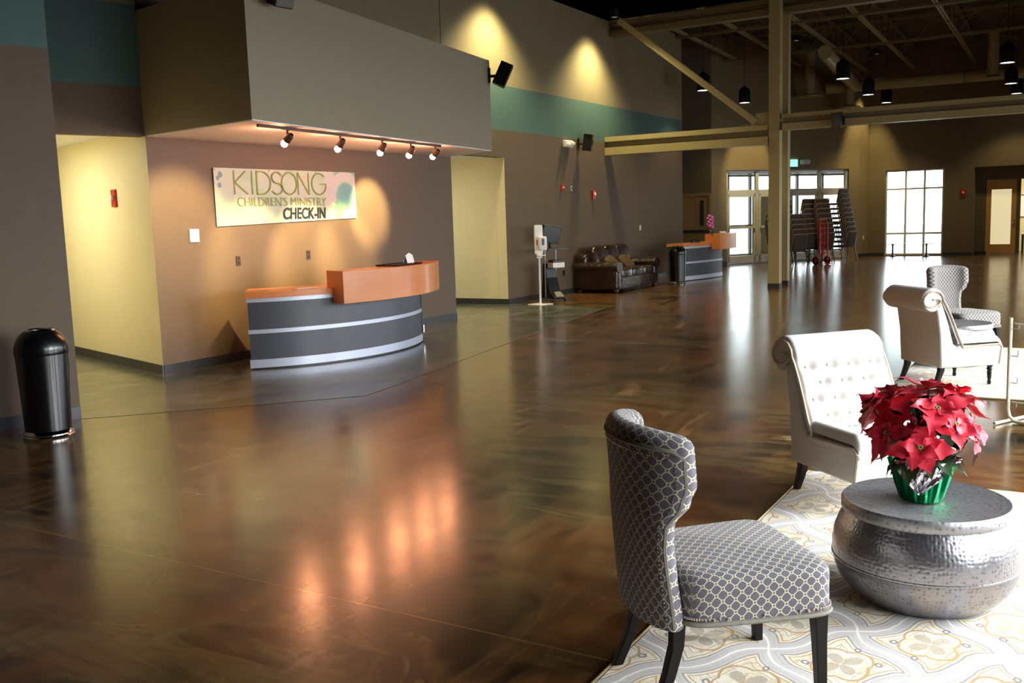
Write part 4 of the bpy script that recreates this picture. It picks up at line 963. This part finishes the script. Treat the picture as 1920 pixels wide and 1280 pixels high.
# ================================================================== WHITE TUFTED CHAIR (front = local +x)
def tufted_chair(label,loc,rz):
    t=thing('tufted_slipper_chair',label,'chair',loc,rz,'white tufted slipper chairs'); Wd=.30
    prof=[(-.275,.18),(.29,.18),(.315,.34),(.28,.35),(-.08,.33),(-.16,.39),(-.215,.58),(-.275,.74),(-.31,.82),(-.36,.80),(-.325,.66),(-.295,.48)]
    obj('body_shell',B().side(prof,-Wd,Wd),'linen',t,True,bevel=.012,angle=30)
    # tufted back that wraps over the scroll
    path=[(-.105,.38,0),(-.145,.46,0),(-.185,.56,0),(-.23,.66,0),(-.275,.745,0)]
    rc=(-.372,.775); rr=.088
    for k in range(0,13):
        a=math.radians(12+k*24); path.append((rc[0]+rr*(1-.0*k)*cos(a),rc[1]+rr*sin(a),1))
    P=[Vector((p[0],p[1])) for p in path]; L=[0]
    for i in range(1,len(P)): L.append(L[-1]+(P[i]-P[i-1]).length)
    def at(s):
        s=min(max(s,0),L[-1]-1e-6)
        for i in range(len(P)-1):
            if s<=L[i+1]:
                f=(s-L[i])/(L[i+1]-L[i]); d=(P[i+1]-P[i]).normalized(); return P[i]+(P[i+1]-P[i])*f,Vector((d.y,-d.x))
    btn=[]
    for r in range(4):
        n=4 if r%2 else 3
        for k in range(n): btn.append((.085+r*.095,(k-(n-1)/2)*.145))
    def tuft(s,y):
        h=0.0
        for bs,by in btn:
            d2=((s-bs)/.036)**2+((y-by)/.042)**2; h-=.042*math.exp(-d2)
        # diagonal pleats between buttons
        a=(s-.085)/.095; c=y/.145+ .5*0; p1=abs(((a/2+c+.5*0)%1)-.5); p2=abs(((a/2-c)%1)-.5)
        if .06<s<.40: h-=.005*math.exp(-((.5-max(p1,p2))/.06)**2)*0+.004*math.exp(-(min(abs(p1-.0),abs(p2-.0))/.07)**2)*0
        return h
    def bf(u,v):
        s=L[-1]*u; y=(v-.5)*2*Wd; p,n=at(s)
        edge=min(1,(1-abs(2*v-1))/.09); bulge=.04*math.sqrt(max(0,1-(1-edge)**2))*min(1,s/.03+.3)
        taper=1 if s<.42 else max(.25,1-(s-.42)*2.2)
        off=bulge*taper+tuft(s,y)*edge
        return Vector((p.x+n.x*off,y,p.y+n.y*off))
    obj('tufted_back',B().grid(bf,90,60),'linen',t,angle=80)
    obj('scroll_core',B().tube([(rc[0],-Wd,rc[1]),(rc[0],Wd,rc[1])],rr-.002,28),'linen',t)
    for s in (-1,1):
        sp=[(rc[0]+(.088+.016-.012*k/6)*cos(math.radians(0+k*25)),s*(Wd+.002),rc[1]+(.088+.016-.005*k)*sin(math.radians(0+k*25))) for k in range(0,19)]
        pre=[(path[i][0]+.03,s*(Wd+.002),path[i][1]-.004) for i in range(0,5)]
        obj('side_welt',B().tube([(.30,s*(Wd+.002),.19),(.322,s*(Wd+.002),.345),(.29,s*(Wd+.002),.368),(.1,s*(Wd+.002),.365),(-.07,s*(Wd+.002),.355)]+pre+sp,.009,6),'linen_side',t)
    b=B()
    for bs,by in btn:
        p,n=at(bs); o=.04-.042+.010; b.ball((p.x+n.x*o,by,p.y+n.y*o),.011,8,6)
    for k in range(3):
        for j in range(3): b.ball((.20-.13*k,(j-1)*.16,.432),.009,8,6)
    obj('buttons',b,'linen',t)
    def sf(u,v):
        x=-.12+.455*u; y=(v-.5)*2*Wd; ex=min(1,(1-u)/.14); ey=min(1,(1-abs(2*v-1))/.12)
        h=.11*math.sqrt(max(0,1-(1-ex)**2))*(.45+.55*math.sqrt(max(0,1-(1-ey)**2)))
        z=.345+h*.9
        for k in range(3):
            for j in range(3): z-=.016*math.exp(-(((x-(.20-.13*k))/.03)**2+((y-(j-1)*.16)/.035)**2))
        return Vector((x+.0,y,z-.02*(1-ex)))
    b=B().grid(sf,44,50); obj('seat_cushion',b,'linen',t,angle=80)
    obj('seat_box',B().side([(-.12,.32),(.318,.32),(.332,.36),(-.12,.37)],-Wd,Wd),'linen',t,True,bevel=.01)
    for s in (-1,1):
        obj('front_leg',B().lathe([(.012,0),(.018,.015),(.013,.04),(.017,.06),(.021,.11),(.017,.125),(.026,.14),(.02,.155),(.028,.17),(.028,.185)],16,c=(.25,s*.24,0)),'ebony',t)
        b=B(); pts=[(-.30,s*.245,0),(-.265,s*.245,.08),(-.24,s*.245,.15),(-.235,s*.245,.21)]; vs=[]
        for (x,y,z),w in zip(pts,(.017,.02,.023,.026)): vs+=[(x-w,y-w,z),(x+w,y-w,z),(x+w,y+w,z),(x-w,y+w,z)]
        fs=[(3,2,1,0),(12,13,14,15)]
        for i in range(3):
            for k in range(4): fs.append((4*i+k,4*i+(k+1)%4,4*(i+1)+(k+1)%4,4*(i+1)+k))
        obj('rear_leg',b.add(vs,fs),'ebony',t,False,bevel=.004)
    return t
wc=tufted_chair('white tufted scroll-back chair behind the poinsettia table',(-.99,5.44,RZ),math.radians(-42))
dup(wc,(-1.03,9.43,RZ),math.radians(42),'white scroll-back chair seen from behind in farther seating group','white tufted slipper chairs')
# ================================================================== DRUM TABLES
def drum(label,loc):
    t=thing('drum_coffee_table',label,'coffee table',loc,0,'hammered drum tables')
    pr=[(.24,0),(.262,.01),(.30,.045),(.335,.09),(.352,.135),(.36,.17),(.3635,.172),(.3635,.178),(.36,.18),(.361,.23),(.352,.28),(.335,.325),(.315,.355),(.31,.37)]
    obj('drum_body',B().lathe(pr,96,caps=True),'hammered',t,angle=60)
    obj('lid',B().lathe([(.3,.366),(.323,.366),(.326,.37),(.326,.405),(.318,.415),(.30,.412),(0.001,.410)],96,caps=False),'hamtop',t,angle=50)
    return t
dt=drum('hammered silver drum table with the poinsettia on it',(-.52,4.13,RZ))
dup(dt,(-1.07,10.57,RZ),0,'hammered silver drum table of the farther seating group','hammered drum tables')
# ================================================================== POINSETTIA
t=thing('potted_poinsettia','red poinsettia in green foil pot on hammered table','plant',(-.535,4.12,RZ+.413))
wobf=lambda a,z:(.05*sin(a*13)+.03*sin(a*29+1))*min(1,z/.05+.25)
pot=obj('foil_wrap',B().lathe([(0.0,0.001),(.078,.001),(.082,.006),(.096,.06),(.112,.12),(.126,.172),(.118,.168),(.1,.12),(0,.11)],120,caps=False,wob=wobf),'foil',t)
b=B(); FC=math.atan2(-4.12,.53)
def flap(a0,wd,ln,dr):
    def fn(u,v):
        a=a0+(v-.5)*wd*(1-u*.95); r=.122+.028*sin(u*PI)*.6+.006*sin(v*23+u*9)+.018*u*(1-dr)
        return (r*cos(a)*(1),r*sin(a),.173+.012*sin(PI*v)-ln*u*dr+ (1-dr)*u*.05)
    b.grid(fn,12,16)
flap(FC-.02,1.9,.125,1); flap(FC+PI/2,1.3,.05,.6); flap(FC-PI/2-.3,1.3,.09,-.3); flap(FC+PI,1.4,.08,1)
obj('foil_collar',b,'foilsilver',t)
rnd=random.Random(11)
def leafmesh(b,base,dirv,up,L,W,curl=.4,teeth=.0,seed=0):
    d=Vector(dirv).normalized(); s=d.cross(Vector(up)); s=s.normalized() if s.length>1e-4 else d.orthogonal().normalized(); n=s.cross(d)
    nu=9
    prof=[.10,.42,.78,.98,1.0,.86,.62,.34,.14,.0]
    def fn(u,v):
        i=int(round(u*nu)); w=W*prof[min(i,9)]*(1+teeth*(((i+seed)%2)*.5-.2)); c=(v-.5)*2
        return Vector(base)+d*(L*u)*(1-.1*u)+s*(w*c)+n*(-curl*L*u*u*.55+abs(c)*w*.22+.006*sin(u*9+seed))
    b.grid(fn,nu,4)
heads=[]
for k in range(13):
    if k==0: th=.15;ph=1
    elif k<5: th=math.radians(38+10*(k%2)); ph=k*2*PI/4+.5
    else: th=math.radians(64+11*(k%3)); ph=(k-5)*2*PI/8+.1
    R=.20*rnd.uniform(.88,1.15)
    heads.append((Vector((R*sin(th)*cos(ph),R*sin(th)*sin(ph),.275+.175*cos(th)+rnd.uniform(-.03,.04))),Vector((sin(th)*cos(ph),sin(th)*sin(ph),cos(th)+.3)).normalized()))
gbm=B(); st=B()
for hi,(p,n) in enumerate(heads):
    rb=B(); yb=B()
    x=n.orthogonal().normalized(); y=n.cross(x); a_=rnd.random()*6
    for ring,(cnt,L,W,tilt) in enumerate(((6,.152,.040,.05),(5,.09,.026,.4))):
        for k in range(cnt):
            a=a_+2*PI*k/cnt+ring*.5+rnd.uniform(-.2,.2); dd=(x*cos(a)+y*sin(a))+n*(tilt+rnd.uniform(-.25,.3))
            leafmesh(rb,p+n*.004*ring,dd,n,L*rnd.uniform(.7,1.2),W*rnd.uniform(.8,1.15),rnd.uniform(-.2,.9),.35,k)
    for k in range(6): yb.ball(p+n*.012+(x*cos(k)+y*sin(k))*.007,.0045,6,4)
    fl_=obj('flower',rb,'bract',t); obj('flower_centre',yb,'leaf_light',fl_)
    st.tube([(p.x*.15,p.y*.15,.08),(p.x*.6,p.y*.6,p.z*.6),tuple(p)],.004,5)
    for k in range(4):
        a=a_+2*PI*k/4; dd=(x*cos(a)+y*sin(a))+n*-.5; leafmesh(gbm,p-n*.035,dd,n,.105*rnd.uniform(.8,1.2),.034,.7,.3,k)
for k in range(13):
    a=2*PI*k/13+.2; dd=Vector((cos(a),sin(a),-.15+rnd.uniform(-.4,.3))); leafmesh(gbm,(.07*cos(a),.07*sin(a),.18),dd,(0,0,1),.13*rnd.uniform(.8,1.2),.036,.9,.3,k)
obj('green_leaves',gbm,'leaf',t); obj('stems',st,'leaf',t)
b=B(); leafmesh(b,(.03,-.14,.40),(-.6,-.4,.5),(0,0,1),.06,.026,.5,.3,1); obj('pale_leaf',b,'leaf_light',t)
# ================================================================== CREAM TUBE RACK at the right edge
t=thing('wire_display_rack','cream tubular display rack with wire hooks at right edge','display rack',(-.44,7.86,0),-.5)
obj('frame',B().tube([(0,0,.78),(0,0,.10),(.012,0,.05),(.05,0,.018),(.10,0,.014),(.8,0,.014),(.85,0,.02),(.88,0,.06),(.89,0,.12),(.89,0,.78)],.014,10),'creammetal',t)
for z in (.70,.5,.30,.12):
    for x,sg in ((0,1),(.89,-1)):
        obj('hook',B().tube([(x,-.0,z),(x+sg*.06,-.0,z),(x+sg*.065,0,z+.01),(x+sg*.065,0,z+.045)],.0035,6),'alu',t)
b=B(); b.tube([(.03,.0,.74),(.86,.0,.74)],.006,6); b.tube([(.03,.0,.16),(.86,.0,.16)],.006,6); obj('cross_bars',b,'whitep',t)
b=B(); b.tube([(0,-.16,.014),(0,.2,.014)],.012,8); b.tube([(.89,-.16,.014),(.89,.2,.014)],.012,8); obj('feet',b,'creammetal',t)
